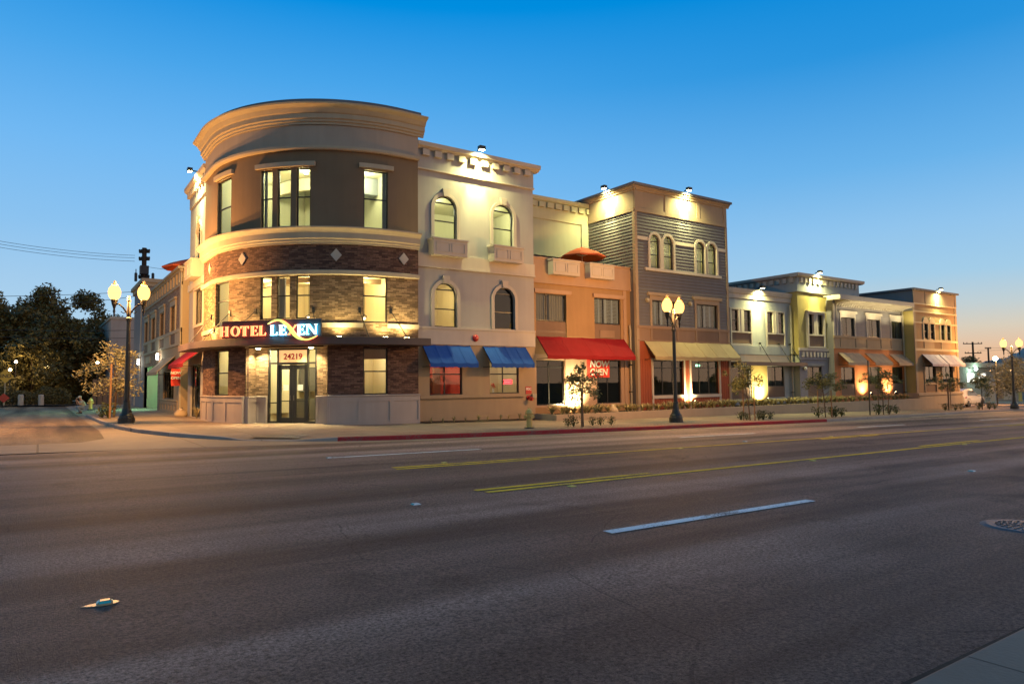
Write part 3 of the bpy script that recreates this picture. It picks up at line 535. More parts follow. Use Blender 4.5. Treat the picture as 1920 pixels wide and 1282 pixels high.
# ------------------------------------------------------------------ the curved corner building
class Ro(Cy):
    def __init__(s): s.c = (13.4, 34.9); s.R = 6.7; s.a0 = pi*6.7; s.a1 = 1.5*pi*6.7
    def pt(s, u, d, z):
        if u < s.a0: return Vector((6.7-d, 34.9+(s.a0-u), z))
        if u > s.a1: return Vector((13.4+(u-s.a1), 28.2-d, z))
        a = u/6.7; return Vector((13.4+(6.7+d)*cos(a), 34.9+(6.7+d)*sin(a), z))
    def steps(s, a, b):
        pts = [a]+[p for p in (s.a0, s.a1) if a < p < b]+[b]; out = [a]
        for p, q in zip(pts, pts[1:]):
            n = max(1, math.ceil((q-p)/6.7/radians(2.5))) if p >= s.a0-1e-6 and q <= s.a1+1e-6 else 1
            out += [p+(q-p)*k/n for k in range(1, n+1)]
        return out
RO = Ro(); D = lambda a: radians(a)*6.7
UL, UR = RO.a0-2.0, RO.a1+.85
rb = empty('hotel_building', (10.5, 32, 0), 'curved three-storey corner building of tan stucco above dark ledger brick', 'building', 'painted fronts of the long building')
W3 = [(217.7, 2.6), (225.1, 2.75), (232.8, 2.7)]
g1 = [rect(D(186), D(197.9), 1.27, 3.33), rect(D(255.1), D(264.5), 1.26, 3.32), rect(D(208.3), D(242.3), -.3, 3.36)]
g2 = [rect(D(185.2), D(197.7), 4.44, 6.5), rect(D(254.9), D(264.3), 4.44, 6.5)]+[rect(D(a-w), D(a+w), 4.6, 6.5) for a, w in W3]
g3 = [rect(D(186), D(198.4), 8.62, 11.33), rect(D(255.1), D(264.6), 8.62, 11.27)]+[rect(D(a-w), D(a+w), 8.62, 11.26) for a, w in W3]
part(rb, 'brick_wall', 'brick', lambda q: q.wall(RO, UL, UR, -.4, 3.75, g1))
part(rb, 'brick_wall', 'brick_lit', lambda q: q.wall(RO, UL, UR, 3.75, 6.5, g2))
part(rb, 'brick_wall', 'brick', lambda q: q.wall(RO, UL, UR, 6.5, 8.3, [], d=.02))
part(rb, 'stucco_wall', 'tan', lambda q: q.wall(RO, UL, UR, 8.3, 12.1, g3))
part(rb, 'frieze', 'mauve', lambda q: q.wall(RO, UL, UR, 12.1, 13.3, [], d=.03))
part(rb, 'belt_course', 'tantrim', lambda q: q.sweep(RO, [(0, 6.5), (.13, 6.5), (.16, 6.53), (.16, 6.68), (.13, 6.71), (0, 6.71)], UL, UR))
part(rb, 'belt_course', 'tantrim', lambda q: q.sweep(RO, [(0, 7.86), (.12, 7.86), (.12, 7.94), (.18, 7.97), (.18, 8.05), (.24, 8.09), (.24, 8.34), (.30, 8.42), (.42, 8.52), (.42, 8.58), (.0, 8.63)], UL, UR))
def lowband(q):
    for a, b in ((UL, D(185.2)), (D(197.7), D(254.9)), (D(264.3), UR)): q.fbox(RO, a, b, -.01, .09, 4.20, 4.40)
part(rb, 'belt_course', 'tantrim', lowband)
part(rb, 'belt_course', 'tantrim', lambda q: q.sweep(RO, [(0, 12.04), (.16, 12.04), (.20, 12.1), (.20, 12.2), (.0, 12.27)], UL, UR))
part(rb, 'cornice', 'tantrim', lambda q: q.sweep(RO, [(0, 13.18), (.10, 13.18), (.10, 13.27), (.17, 13.30), (.17, 13.38), (.24, 13.42), (.24, 13.62), (.30, 13.66), (.40, 13.82), (.60, 13.93), (.62, 14.0), (.1, 14.02)], UL-.2, UR+.25))
part(rb, 'parapet_cap', 'darkroof', lambda q: q.sweep(RO, [(-.3, 13.9), (.34, 14.0), (.36, 14.05), (.36, 14.22), (-.3, 14.24)], UL, UR))
def rback(q):
    q.poly([(14.25, 28.22, -.4), (14.25, 36.9, -.4), (14.25, 36.9, 14), (14.25, 28.22, 14)]); q.poly([(6.72, 36.9, -.4), (14.25, 36.9, -.4), (14.25, 36.9, 14), (6.72, 36.9, 14)])
    q.face([q.vert(RO.pt(u, -.02, 14.0)) for u in RO.steps(UL, UR)]+[q.vert((14.25, 36.9, 14.0))])
part(rb, 'back_wall', 'tan', rback)
for h in g1[:2]: window(rb, RO, h[0][0], h[1][0], h[0][1], h[2][1], bars=(h[0][1]+1.02,), rec=.11)
for i, h in enumerate(g2): window(rb, RO, h[0][0], h[1][0], h[0][1], h[2][1], bars=(5.62,), rec=.11)
for i, h in enumerate(g3): window(rb, RO, h[0][0], h[1][0], h[0][1], h[2][1], bars=(9.98,), rec=.11)
for a, b, z in ((184.2, 200.1, 11.40), (213, 237.4, 11.32), (253.4, 266.5, 11.34)):
    part(rb, 'lintel', 'tantrim', lambda q: q.fbox(RO, D(a), D(b), -.01, .14, z, z+.2))
for a in (176.5, 206.4, 245.1, 270.9):
    part(rb, 'diamond_ornament', 'whitetrim', lambda q: q.prism(RO, [(D(a)-.24, 7.38), (D(a), 7.10), (D(a)+.24, 7.38), (D(a), 7.66)], .0, .07))
def wains(q, fr, spans, z0, z1, pan=1.1):
    for u0, u1 in spans:
        q.fbox(fr, u0, u1, -.01, .10, z0, z1); q.sweep(fr, [(.0, z1), (.14, z1), (.17, z1+.03), (.17, z1+.07), (.0, z1+.09)], u0, u1)
        n = max(1, round((u1-u0)/pan)); w = .09
        for k in range(n+1):
            u = u0+(u1-u0)*k/n; q.fbox(fr, max(u0, u-w), min(u1, u+w), .10, .135, z0, z1)
        for k in range(n):
            a, b = u0+(u1-u0)*k/n+w, u0+(u1-u0)*(k+1)/n-w; q.fbox(fr, a, b, .10, .132, z1-.2, z1); q.fbox(fr, a, b, .10, .132, z0, z0+.52)
for w_ in ((D(184)-2.2, D(208.3)), (D(242.3), UR+.02)): part(rb, 'wainscot', 'wains', lambda q: wains(q, RO, [w_], -.4, 1.17, 1.3))
# entrance recess
a_ = radians(225.3); EN = Pl((13.4+5.6*cos(a_), 34.9+5.6*sin(a_), 0), (-sin(a_), cos(a_), 0), (cos(a_), sin(a_), 0))
def recess(q, k):
    h = ((-1.93, -1.3), (1.05, 1.93))[k]; u = (-1.93, 1.93)[k]; q.wall(EN, h[0], h[1], -.4, 3.38)
    q.poly([EN.pt(u, 0, -.4), EN.pt(u, .80, -.4), EN.pt(u, .80, 3.38), EN.pt(u, 0, 3.38)], [(0, -.4), (.8, -.4), (.8, 3.38), (0, 3.38)])
for k in (0, 1): part(rb, 'entrance_wall', 'brick_lit', lambda q: recess(q, k))
part(rb, 'entrance_ceiling', 'roomc', lambda q: q.fbox(EN, -1.95, 1.95, -.02, .86, 3.37, 3.5))
JL = Pl(EN.pt(-1.93, 0, 0), EN.n, EN.ud); JR = Pl(EN.pt(1.93, 0, 0), EN.n, -EN.ud)
for f_, w_ in ((EN, (-1.82, -1.32)), (EN, (1.07, 1.82)), (JL, (0, .82)), (JR, (0, .82))): part(rb, 'wainscot', 'wains', lambda q: wains(q, f_, [w_], -.4, 1.14 if f_ is EN else 1.145, .9))
ef = part(rb, 'door_frame', 'black', lambda q: [q.fbox(EN, a, b, -.1, .02, c, d) for a, b, c, d in ((-1.3, -1.23, -.1, 3.37), (.98, 1.05, -.1, 3.37), (-.87, -.80, -.1, 3.37), (.58, .65, -.1, 3.37), (-1.23, -.87, 3.29, 3.37), (-.8, .58, 3.29, 3.37), (.65, .98, 3.29, 3.37), (-1.23, -.87, 2.66, 2.74), (-.8, .58, 2.64, 2.74), (.65, .98, 2.66, 2.74), (-1.23, -.87, -.1, .1), (.65, .98, -.1, .1), (-1.21, -.88, .9, .95))])
for a, b, c, d in ((-1.23, -.87, .1, 2.66), (.65, .98, .1, 2.66), (-1.23, -.87, 2.74, 3.29), (.65, .98, 2.74, 3.29)): part(ef, 'pane', 'glass', lambda q: q.fbox(EN, a, b, -.05, -.04, c, d))
part(ef, 'transom_panel', 'transom', lambda q: q.fbox(EN, -.8, .58, -.05, -.03, 2.74, 3.29))
for s_, a, b in ((0, -.8, -.115), (1, -.105, .58)):
    dr = part(rb, 'door', 'black', lambda q: [q.fbox(EN, p, r, -.08, -.02, c, d) for p, r, c, d in ((a, a+.13 if not s_ else a+.17, .0, 2.63), (b-.17 if not s_ else b-.13, b, .0, 2.63), (a+.1, b-.1, 2.42, 2.62), (a+.1, b-.1, .01, .26), (a+.1, b-.1, .98, 1.02))])
    part(dr, 'pane', 'glass', lambda q: q.fbox(EN, a+.1, b-.1, -.055, -.047, .2, 2.5))
    c = b-.08 if not s_ else a+.08
    part(dr, 'handle', 'chrome', lambda q: q.tube([EN.pt(c, -.02, 1.0), EN.pt(c, .05, 1.02), EN.pt(c, .06, 1.25), EN.pt(c, -.02, 1.28)], .014, 6))
    part(dr, 'notice', 'wlet', lambda q: q.fbox(EN, (a+b)/2-.13, (a+b)/2+.13, -.045, -.04, 1.47, 1.73))
def txt(name, body, fr, u, z, size, mat, d=.0, parent=None, align='CENTER', ext=.006, offset=0., shear=0., sx=1.):
    c = bpy.data.curves.new(name, 'FONT'); c.body = body; c.size = size; c.align_x = align; c.align_y = 'CENTER'; c.extrude = ext; c.offset = offset; c.shear = shear; c.materials.append(M[mat])
    o = bpy.data.objects.new(name, c); COL.objects.link(o); mt = Matrix((fr.ud, (0, 0, 1), fr.n)).transposed().to_4x4()
    if sx != 1.: mt = mt @ Matrix.Diagonal((sx, 1, 1, 1))
    mt.translation = fr.pt(u, d, z)
    if parent is not None: o.parent = parent; o.matrix_parent_inverse = Matrix.Translation(-parent_origin(parent))
    o.matrix_basis = mt; bpy.context.view_layer.update()
    me = bpy.data.meshes.new_from_object(o.evaluated_get(bpy.context.evaluated_depsgraph_get())); n = bpy.data.objects.new(name, me); bpy.data.objects.remove(o); n.name = name; COL.objects.link(n)
    if parent is not None: n.parent = parent; n.matrix_parent_inverse = Matrix.Translation(-parent_origin(parent))
    n.matrix_basis = mt; return n
txt('house_number', '24219', EN, -.12, 2.99, .36, 'rlet', -.025, ef, offset=.008, sx=1.02)
# interiors of the corner building
room(rb, RO, D(181), D(270), 8.45, 11.75, 4.2, 'roomw'); room(rb, RO, D(181), D(270), 4.2, 6.72, 4.2, 'roomc'); room(rb, RO, D(243), D(270), .4, 3.7, 3.0, 'roomc'); room(rb, RO, D(181), D(206), .4, 3.7, 3.0, 'roomc')
def lobby(q):
    q.sweep(EN, [(-.1, -.03), (-4.2, -.03), (-4.2, 3.6), (-.1, 3.6)], -1.7, 1.6, closed=False)
part(rb, 'room', 'roomc', lobby)
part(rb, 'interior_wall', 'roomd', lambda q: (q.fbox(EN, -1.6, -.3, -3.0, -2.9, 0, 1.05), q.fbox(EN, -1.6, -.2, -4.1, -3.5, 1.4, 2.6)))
for a, z, p, d in ((192, 11.4, 120, -1.6), (226, 11.4, 170, -1.5), (258, 11.4, 150, -1.8)):
    q = RO.pt(D(a), d, z); light('POINT', q, p, (1, .93, .62), rb, .12)
for a, z, p, d in ((195, 6.3, 120, -1.9), (226, 6.3, 150, -2.4), (258, 6.3, 120, -2.0)): light('POINT', RO.pt(D(a), d, z), p, (1, .72, .34), rb, .12)
light('POINT', EN.pt(.2, -1.8, 3.2), 420, (1, .82, .5), rb, .1); light('POINT', RO.pt(D(258), -1.6, 3.0), 70, (1, .78, .5), rb, .1); light('POINT', RO.pt(D(192), -1.3, 3.3), 90, (1, .8, .42), rb, .1)
def ceiling_light(c, label, col='lensw2', r=.10):
    o = empty('ceiling_light', c, label, 'ceiling light', 'ceiling lights inside the lit rooms'); part(o, 'lens', 'lensy', lambda q: q.lathe((c[0], c[1], c[2]-.03), [(.001, 0), (r, 0), (r*1.1, .03)], 12)); part(o, 'ring', 'wlet', lambda q: q.lathe((c[0], c[1], c[2]-.02), [(r*1.12, 0), (r*1.4, 0), (r*1.4, .02)], 12)); return o
for a, d, l in ((188, -1.5, 'in the top left window of the curved corner'), (224, -2.2, 'in the middle pane of the top triple window, curved corner'), (231, -1.0, 'in the right pane of the top triple window, curved corner'), (257.5, -1.3, 'in the top right window of the curved corner')): ceiling_light(RO.pt(D(a), d, 11.74), 'round ceiling light seen '+l)
fbx = lambda nm, mt_, a, b, d0, d1, z0, z1: part(rb, nm, mt_, lambda q: q.fbox(RO, D(a), D(b), d0, d1, z0, z1))
for q_ in (('interior_soffit', 'lightblue', 252, 270, -3.2, -2.6, 10.9, 11.7), ('interior_door', 'belt', 256, 262, -4.38, -4.3, 8.5, 10.6), ('interior_soffit', 'roomc', 181, 236, -3.0, -2.8, 11.1, 11.7), ('interior_door', 'wood', 221, 226, -4.38, -4.3, 8.5, 10.7), ('curtain', 'curtain', 215.2, 216.2, -.32, -.24, 8.6, 11.3), ('curtain', 'curtain', 263, 264.4, -.34, -.24, 8.6, 11.3), ('interior_panel', 'greyblue', 215.2, 219, -1.3, -1.2, 4.3, 6.6), ('interior_beam', 'wood', 181, 270, -2.4, -2.2, 6.5, 6.71), ('interior_door', 'endtan', 256, 266, -4.38, -4.3, 4.3, 6.4), ('interior_picture', 'sidebrick', 257, 263, -3.19, -3.1, .6, 2.3), ('interior_picture', 'belt', 258, 262, -3.08, -3.0, 1.35, 2.0), ('interior_soffit', 'brown', 243, 270, -.9, -.5, 2.85, 3.65)): fbx(*q_)
for a, d, z, l in ((231.2, -1.2, 4.78, 'in the middle storey triple window above the sign'), (257.2, -1.2, 4.75, 'in the middle storey right window, the near one'), (260.5, -2.6, 4.95, 'in the middle storey right window, the far one')):
    c = RO.pt(D(a), d, z); o = empty('pendant_lamp', c, 'small pendant lamp on a long cord '+l, 'pendant lamp', 'pendant lamps above the sign'); part(o, 'shade', 'dark', lambda q: q.lathe(c, [(.16, 0), (.15, .02), (.04, .09), (.02, .12)], 14)); part(o, 'bulb', 'bulb', lambda q: q.ball(c+Vector((0, 0, -.02)), .05)); part(o, 'cord', 'steel', lambda q: q.tube([c+Vector((0, 0, .1)), (c.x, c.y, 6.70)], .008, 5)); part(o, 'ceiling_rose', 'steel', lambda q: q.lathe((c.x, c.y, 6.68), [(.07, 0), (.07, .03)], 10)); light('POINT', c+Vector((0, 0, -.1)), 14, (1, .7, .32), o, .05)
# canopy
CU0, CU1 = RO.a0-2.6, RO.a1+.95
cn = part(rb, 'canopy', 'dark', lambda q: q.sweep(RO, [(.0, 3.42), (1.0, 3.40), (1.05, 3.42), (1.05, 3.72), (1.0, 3.73), (.97, 3.66), (.0, 3.66)], CU0, CU1))
for a, c in ((180, 176), (198.8, 192), (213.2, 207), (236.9, 240), (253.7, 256), (265.6, 269)):
    part(cn, 'tie_rod', 'steel', lambda q: (q.tube([RO.pt(D(a), .0, 4.98), RO.pt(D(a), .10, 4.93), RO.pt(D(c), .88, 3.74)], .018, 6), q.fbox(RO, D(a)-.06, D(a)+.06, 0, .05, 4.85, 5.1)))
for a in (184, 201, 246.6, 262, 270):
    o = empty('canopy_uplight', RO.pt(D(a), .55, 3.69), {184: 'uplight box on the far left end of the canopy roof', 201: 'uplight box on the canopy roof left of the sign', 246.6: 'uplight box on the canopy roof just right of the sign', 262: 'uplight box on the canopy roof below the right window', 270: 'uplight box on the right end of the canopy roof'}[a], 'uplight', 'uplights on the canopy roof')
    part(o, 'housing', 'steel', lambda q: q.fbox(RO, D(a)-.12, D(a)+.12, .42, .68, 3.67, 3.76)); part(o, 'lens', 'lenso', lambda q: q.fbox(RO, D(a)-.09, D(a)+.09, .44, .64, 3.762, 3.768))
    light('SPOT', RO.pt(D(a), .5, 3.8), 260, (1, .80, .32), o, .08, RO.pt(D(a), .0, 5.6), 150, .8)
for a in (215, 231): light('SPOT', RO.pt(D(a), .45, 3.8), 190, (1, .80, .32), cn, .08, RO.pt(D(a), .0, 5.6), 150, .8)
for i, (u, s_) in enumerate(((-1.58, 'left'), (.97, 'right'))):
    o = empty('downlight', EN.pt(u, .4, 3.36), 'round recessed downlight over the %s end of the entrance' % s_, 'downlight', 'downlights over the entrance')
    part(o, 'lens', 'lenso', lambda q: q.lathe(EN.pt(u, .4, 3.335), [(.001, 0), (.09, .0), (.1, .03), (.1, .04)], 14)); light('SPOT', EN.pt(u, .4, 3.32), 700, (1, .80, .40), o, .05, EN.pt(u*.8, .25, 0), 130, .7)
# sign
a_ = radians(224); SG = Pl((13.4+7.75*cos(a_), 34.9+7.75*sin(a_), 0), (-sin(a_), cos(a_), 0), (cos(a_), sin(a_), 0))
sg = empty('hotel_sign', SG.pt(.2, 0, 3.72), 'illuminated lettering sign with a curved swoosh on the entrance canopy', 'sign')
part(sg, 'panel', 'signpanel', lambda q: q.fbox(SG, -2.10, 2.48, -.08, .0, 3.72, 4.45))
def letter(ch, u0, u1, z0, z1):
    W, H = u1-u0, z1-z0; t = .24 if ch in 'HN' else .30; P = []
    R = lambda a, b, c, d: [(a, c), (b, c), (b, d), (a, d)]
    def stem(a, b, both=True): P.append(R(a, b, 0, 1)); e = .07*.42/W*1.0; P.append([(a-e, 0), (b+e, 0), (b+e*.2, .07), (a-e*.2, .07)]); P.append([(a-e*.2, .93), (b+e*.2, .93), (b+e, 1), (a-e, 1)])
    if ch == 'H': stem(.06, .06+t); stem(.94-t, .94); P.append(R(.06+t, .94-t, .46, .54))
    if ch == 'T': stem(.5-t/2, .5+t/2); P.append(R(.03, .97, .92, 1.0)); P.append([(.03, .74), (.07, .74), (.14, .92), (.03, .92)]); P.append([(.93, .74), (.97, .74), (.97, .92), (.86, .92)])
    if ch == 'L': stem(.08, .08+t); P.append(R(.08, .92, 0, .08)); P.append([(.80, .08), (.92, .08), (.97, .30), (.93, .30)])
    if ch == 'E': stem(.08, .08+t); P.append(R(.08, .9, 0, .08)); P.append(R(.08, .86, .92, 1)); P.append(R(.08+t, .7, .47, .54)); P.append([(.78, .08), (.9, .08), (.97, .28), (.93, .28)]); P.append([(.82, .74), (.86, .74), (.86, .92), (.74, .92)]); P.append(R(.66, .72, .38, .63))
    if ch == 'N': P.append(R(.08, .15, 0, 1)); P.append(R(.85, .92, .0, 1)); P.append([(.08, 1), (.32, 1), (.92, 0), (.76, 0)]); P.append(R(.0, .24, 0, .06)); P.append(R(.76, 1.0, .94, 1)); P.append(R(-.02, .12, .94, 1))
    if ch == 'X': P.append([(.0, 0), (.14, 0), (1.0, 1), (.86, 1)]); P.append(R(-.06, .2, 0, .06)); P.append(R(.78, 1.06, .94, 1))
    return [[(u0+p*W, z0+r*H) for p, r in pl] for pl in P]
def word(chars, face, back):
    for ch, a, b in chars:
        f, h = MB(), MB()
        if ch == 'O':
            c, w = (a+b)/2, (b-a)/2; n = 28; o_ = [(c+w*cos(2*pi*k/n), 4.01+.215*sin(2*pi*k/n)) for k in range(n)]; i_ = [(c+w*.58*cos(2*pi*k/n), 4.01+.185*sin(2*pi*k/n)) for k in range(n)]
            f.strip(SG, i_, o_, .11, .14, True); h.strip(SG, i_, o_, .07, .108, True)
        else:
            for k, pl in enumerate(letter(ch, a, b, 3.80, 4.22)): f.prism(SG, pl, .11+.0004*k, .14+.0004*k); h.prism(SG, pl, .07+.0003*k, .108)
        l = f.build('letter', M[face], sg); h.build('glowing_return', M[back], l)
word([('H', -2.13, -1.73), ('O', -1.61, -1.2), ('T', -1.17, -.77), ('E', -.69, -.32), ('L', -.29, .03)], 'sy', 'halo_r')
word([('L', .23, .56), ('E', .63, .98), ('E', 1.46, 1.82), ('N', 1.85, 2.36)], 'sw', 'halo_b')
word([('X', 1.04, 1.43)], 'sy', 'halo_r')
top = [(.13, 4.28), (.36, 4.41), (.64, 4.46), (.92, 4.36), (1.2, 4.13), (1.42, 3.86), (1.65, 3.68), (1.92, 3.61), (2.14, 3.66), (2.37, 3.74)]
bot = [(.145, 4.265), (.40, 4.365), (.63, 4.385), (.83, 4.28), (1.07, 4.05), (1.31, 3.76), (1.56, 3.60), (1.9, 3.55), (2.17, 3.62), (2.37, 3.725)]
def smooth(P):
    out = []
    for i in range(len(P)-1):
        p = [Vector(P[max(0, min(len(P)-1, i+k))]) for k in (-1, 0, 1, 2)]
        for j in range(6):
            t = j/6; out.append(tuple(.5*((2*p[1])+(p[2]-p[0])*t+(2*p[0]-5*p[1]+4*p[2]-p[3])*t*t+(3*p[1]-p[0]-3*p[2]+p[3])*t**3)))
    return out+[P[-1]]
sw = part(sg, 'swoosh', 'sg', lambda q: q.strip(SG, smooth(bot), smooth(top), .145, .18)); part(sw, 'glowing_return', 'halo_r', lambda q: q.strip(SG, smooth(bot), smooth(top), .10, .143))

# ------------------------------------------------------------------ helper for the row of fronts
GRP = 'painted fronts of the long building'
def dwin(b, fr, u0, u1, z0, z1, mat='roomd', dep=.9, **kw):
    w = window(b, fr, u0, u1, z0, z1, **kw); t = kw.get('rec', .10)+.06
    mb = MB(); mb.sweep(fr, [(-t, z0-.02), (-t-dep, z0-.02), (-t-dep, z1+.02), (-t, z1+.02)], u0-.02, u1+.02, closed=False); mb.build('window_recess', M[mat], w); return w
def fb(b, name, mat, fr, *boxes):
    if name in ('corner_board', 'spandrel', 'pier', 'belt_post', 'interior_wall', 'lintel') and len(boxes) > 1:
        for k in boxes: fb(b, name, mat, fr, k)
        return None
    return part(b, name, mat, lambda q: [q.fbox(fr, *k) for k in boxes])
def trimwin(b, fr, u0, u1, z0, z1, mat, w=.12, d=.05, head=.0, sill=True):
    bx = [(u0-w, u0, 0, d, z0, z1), (u1, u1+w, 0, d, z0, z1), (u0-w, u1+w, 0, d+.003, z1, z1+w+head)]
    if sill: bx.append((u0-w, u1+w, 0, d+.004, z0-w, z0))
    if head: bx.append((u0-w-.1, u1+w+.1, 0, d+.07, z1+w+head-.1, z1+w+head+.03))
    return fb(b, 'window_surround', mat, fr, *bx)

# ------------------------------------------------------------------ white three-storey front
F = Fr(28.5)
wb = empty('hotel_building', (17.7, 28.5, 0), 'white three-storey front with four arched windows beside the curved corner', 'building', GRP)
ar = [(15.24, 16.47, 8.63, 10.70), (18.57, 19.81, 8.65, 10.74), (15.23, 16.46, 4.39, 6.50), (18.60, 19.85, 4.40, 6.51)]
gw = [(14.99, 16.75, 1.17, 3.0), (18.32, 20.08, 1.18, 3.0)]
part(wb, 'stucco_wall', 'white', lambda q: q.wall(F, 14.25, 21.1, 3.55, 12.9, [archp(*a) for a in ar]))
part(wb, 'stucco_wall', 'beige', lambda q: q.wall(F, 14.25, 21.1, -.4, 3.55, [rect(*g) for g in gw]))
shell(wb, 14.27, 21.1, 28.5, 40, -.4, 12.95, 'white', 'side_wall')
fb(wb, 'frieze', 'white', F, (14.26, 21.1, 0, .07, 11.86, 12.8)); fb(wb, 'frieze_ledge', 'whitetrim', F, (14.26, 21.13, 0, .12, 11.80, 11.88))
cornice(wb, F, 14.26, 21.4, [(0, 12.74), (.16, 12.76), (.22, 12.82), (.34, 12.86), (.36, 13.05), (-.2, 13.06), (-.2, 12.74)], 'whitetrim')
dentils(wb, F, [14.74+.655*k for k in range(10)], .36, .16, 12.46, 12.74, 'whitetrim', .07)
for a in ar: archtrim(wb, F, *a, .17, 'whitetrim')
for k, a in enumerate(ar):
    z = a[2]+(a[3]-a[2])
    window(wb, F, *a, bars=((a[2]+.86), a[3]-.33 if k < 2 else a[3]-.32), arch=True, rec=.12)
boxbalcony(wb, F, 14.92, 16.74, 7.72, 8.45, .58, 'whitetrim'); boxbalcony(wb, F, 18.28, 20.06, 7.72, 8.45, .58, 'whitetrim')
fb(wb, 'belt_course', 'whitetrim', F, (14.26, 21.1, 0, .09, 7.24, 7.84), (14.26, 21.12, 0, .13, 7.17, 7.25)); fb(wb, 'belt_course', 'whitetrim', F, (14.26, 21.1, 0, .07, 3.55, 4.36), (14.26, 21.1, 0, .11, 4.28, 4.38))
for g in gw: window(wb, F, *g, mull=(g[0]+.83,), bars=(2.15,), rec=.1)
fb(wb, 'sill_course', 'beige', F, (14.45, 20.35, 0, .12, 1.01, 1.16))
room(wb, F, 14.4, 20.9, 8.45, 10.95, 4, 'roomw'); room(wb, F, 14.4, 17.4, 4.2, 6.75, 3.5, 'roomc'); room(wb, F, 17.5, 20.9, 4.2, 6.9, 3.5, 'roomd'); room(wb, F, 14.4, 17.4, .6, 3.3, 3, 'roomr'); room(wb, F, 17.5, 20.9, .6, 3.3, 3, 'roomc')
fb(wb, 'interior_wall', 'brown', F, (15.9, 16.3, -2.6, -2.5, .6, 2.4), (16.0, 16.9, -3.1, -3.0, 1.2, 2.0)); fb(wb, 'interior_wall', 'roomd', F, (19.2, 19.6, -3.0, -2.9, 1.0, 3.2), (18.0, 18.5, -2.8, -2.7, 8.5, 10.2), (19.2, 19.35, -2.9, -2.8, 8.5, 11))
for x, z, p, c in ((15.9, 10.6, 130, (1, .93, .6)), (19.2, 10.6, 130, (1, .93, .6)), (15.8, 6.45, 90, (1, .74, .36)), (15.8, 3.1, 60, (1, .62, .38)), (18.6, 3.1, 50, (1, .82, .66))): light('POINT', (x, 30.3, z), p, c, wb, .1)
awning(F, 14.60, 17.18, 3.52, 2.47, .80, 'blue', 'blue canvas awning over the ground window next to the curved corner', 'blue canvas awnings', val=.2)
awning(F, 17.93, 20.49, 3.52, 2.47, .80, 'blue', 'blue canvas awning beside the red awning, over the neon lit window', 'blue canvas awnings', val=.2)
o = empty('fire_bell', F.pt(17.46, .1, 3.9), 'round red alarm bell above the gap between the blue awnings', 'alarm bell')
bf = lambda r, d: [F.pt(17.46+r*cos(2*pi*k/20), d, 3.90+r*sin(2*pi*k/20)) for k in range(20)]
part(o, 'gong', 'bell', lambda q: q.rings([bf(.17, .06), bf(.175, .10), bf(.14, .16), bf(.06, .19), bf(.005, .195)]), smooth=True); part(o, 'back_plate', 'bell', lambda q: q.rings([bf(.09, 0), bf(.09, .06)]))
o = empty('fire_sign', F.pt(20.67, 0, 1.13), 'small red FDC sign on the beige wall beside the neon lit window', 'sign')
part(o, 'panel', 'signred', lambda q: q.fbox(F, 20.49, 20.85, 0, .02, 1.13, 1.51)); txt('lettering', 'FDC', F, 20.67, 1.38, .17, 'wlet', .023, o, offset=.004); 
o = empty('fire_connection', F.pt(20.67, 0, .92), 'dark red pipe inlet sticking out below the small FDC sign', 'pipe inlet')
part(o, 'pipe', 'bell', lambda q: (q.tube([F.pt(20.66, 0, .94), F.pt(20.66, .22, .92)], .07, 10), q.tube([F.pt(20.66, .18, .92), F.pt(20.60, .30, .86)], [.07, .085], 10), q.tube([F.pt(20.66, .18, .92), F.pt(20.74, .30, .86)], [.07, .085], 10)))
part(o, 'wall_plate', 'bell', lambda q: q.tube([F.pt(20.66, 0, .94), F.pt(20.66, .03, .94)], .13, 14))
o = tag(part(None, 'utility_box', 'pipe', lambda q: (q.fbox(F, 20.86, 21.08, 0, .12, .96, 1.12), q.fbox(F, 20.84, 21.1, .12, .135, .94, 1.14))), 'small grey box on the corner of the beige wall beside the FDC sign', 'utility box')
o = empty('neon_sign', F.pt(19.6, -.35, 1.75), 'small glowing red neon sign inside the window under the second blue awning', 'neon sign')
part(o, 'backing', 'black', lambda q: q.fbox(F, 19.30, 19.94, -.42, -.40, 1.62, 1.90))
part(o, 'tube', 'red_led', lambda q: (q.tube([F.pt(19.34, -.38, 1.66), F.pt(19.90, -.38, 1.66), F.pt(19.90, -.38, 1.86), F.pt(19.34, -.38, 1.86), F.pt(19.34, -.38, 1.66)], .012, 5), [q.tube([F.pt(19.42+.06*k, -.38, 1.71), F.pt(19.45+.06*k, -.38, 1.81), F.pt(19.47+.06*k, -.38, 1.72)], .010, 5) for k in range(7)]))
light('POINT', F.pt(19.6, -.6, 1.9), 6, (1, .1, .1), o, .1)
o = empty('flower_vase', F.pt(18.9, -.5, 1.1), 'orange flower in a vase on a white counter behind the window', 'vase')
part(o, 'vase', 'wlet', lambda q: q.lathe(F.pt(18.9, -.6, 1.2), [(.03, 0), (.06, .1), (.05, .2), (.03, .26)], 10)); part(o, 'flower', 'cone', lambda q: [q.leaf(F.pt(18.9, -.6, 1.58)+Vector((random.gauss(0, .05), random.gauss(0, .05), random.gauss(0, .05))), .12) for _ in range(30)])
tag(part(None, 'counter', 'wlet', lambda q: q.fbox(F, 18.4, 19.3, -1.0, -.4, .62, 1.2)), 'white counter inside the window under the second blue awning', 'counter')

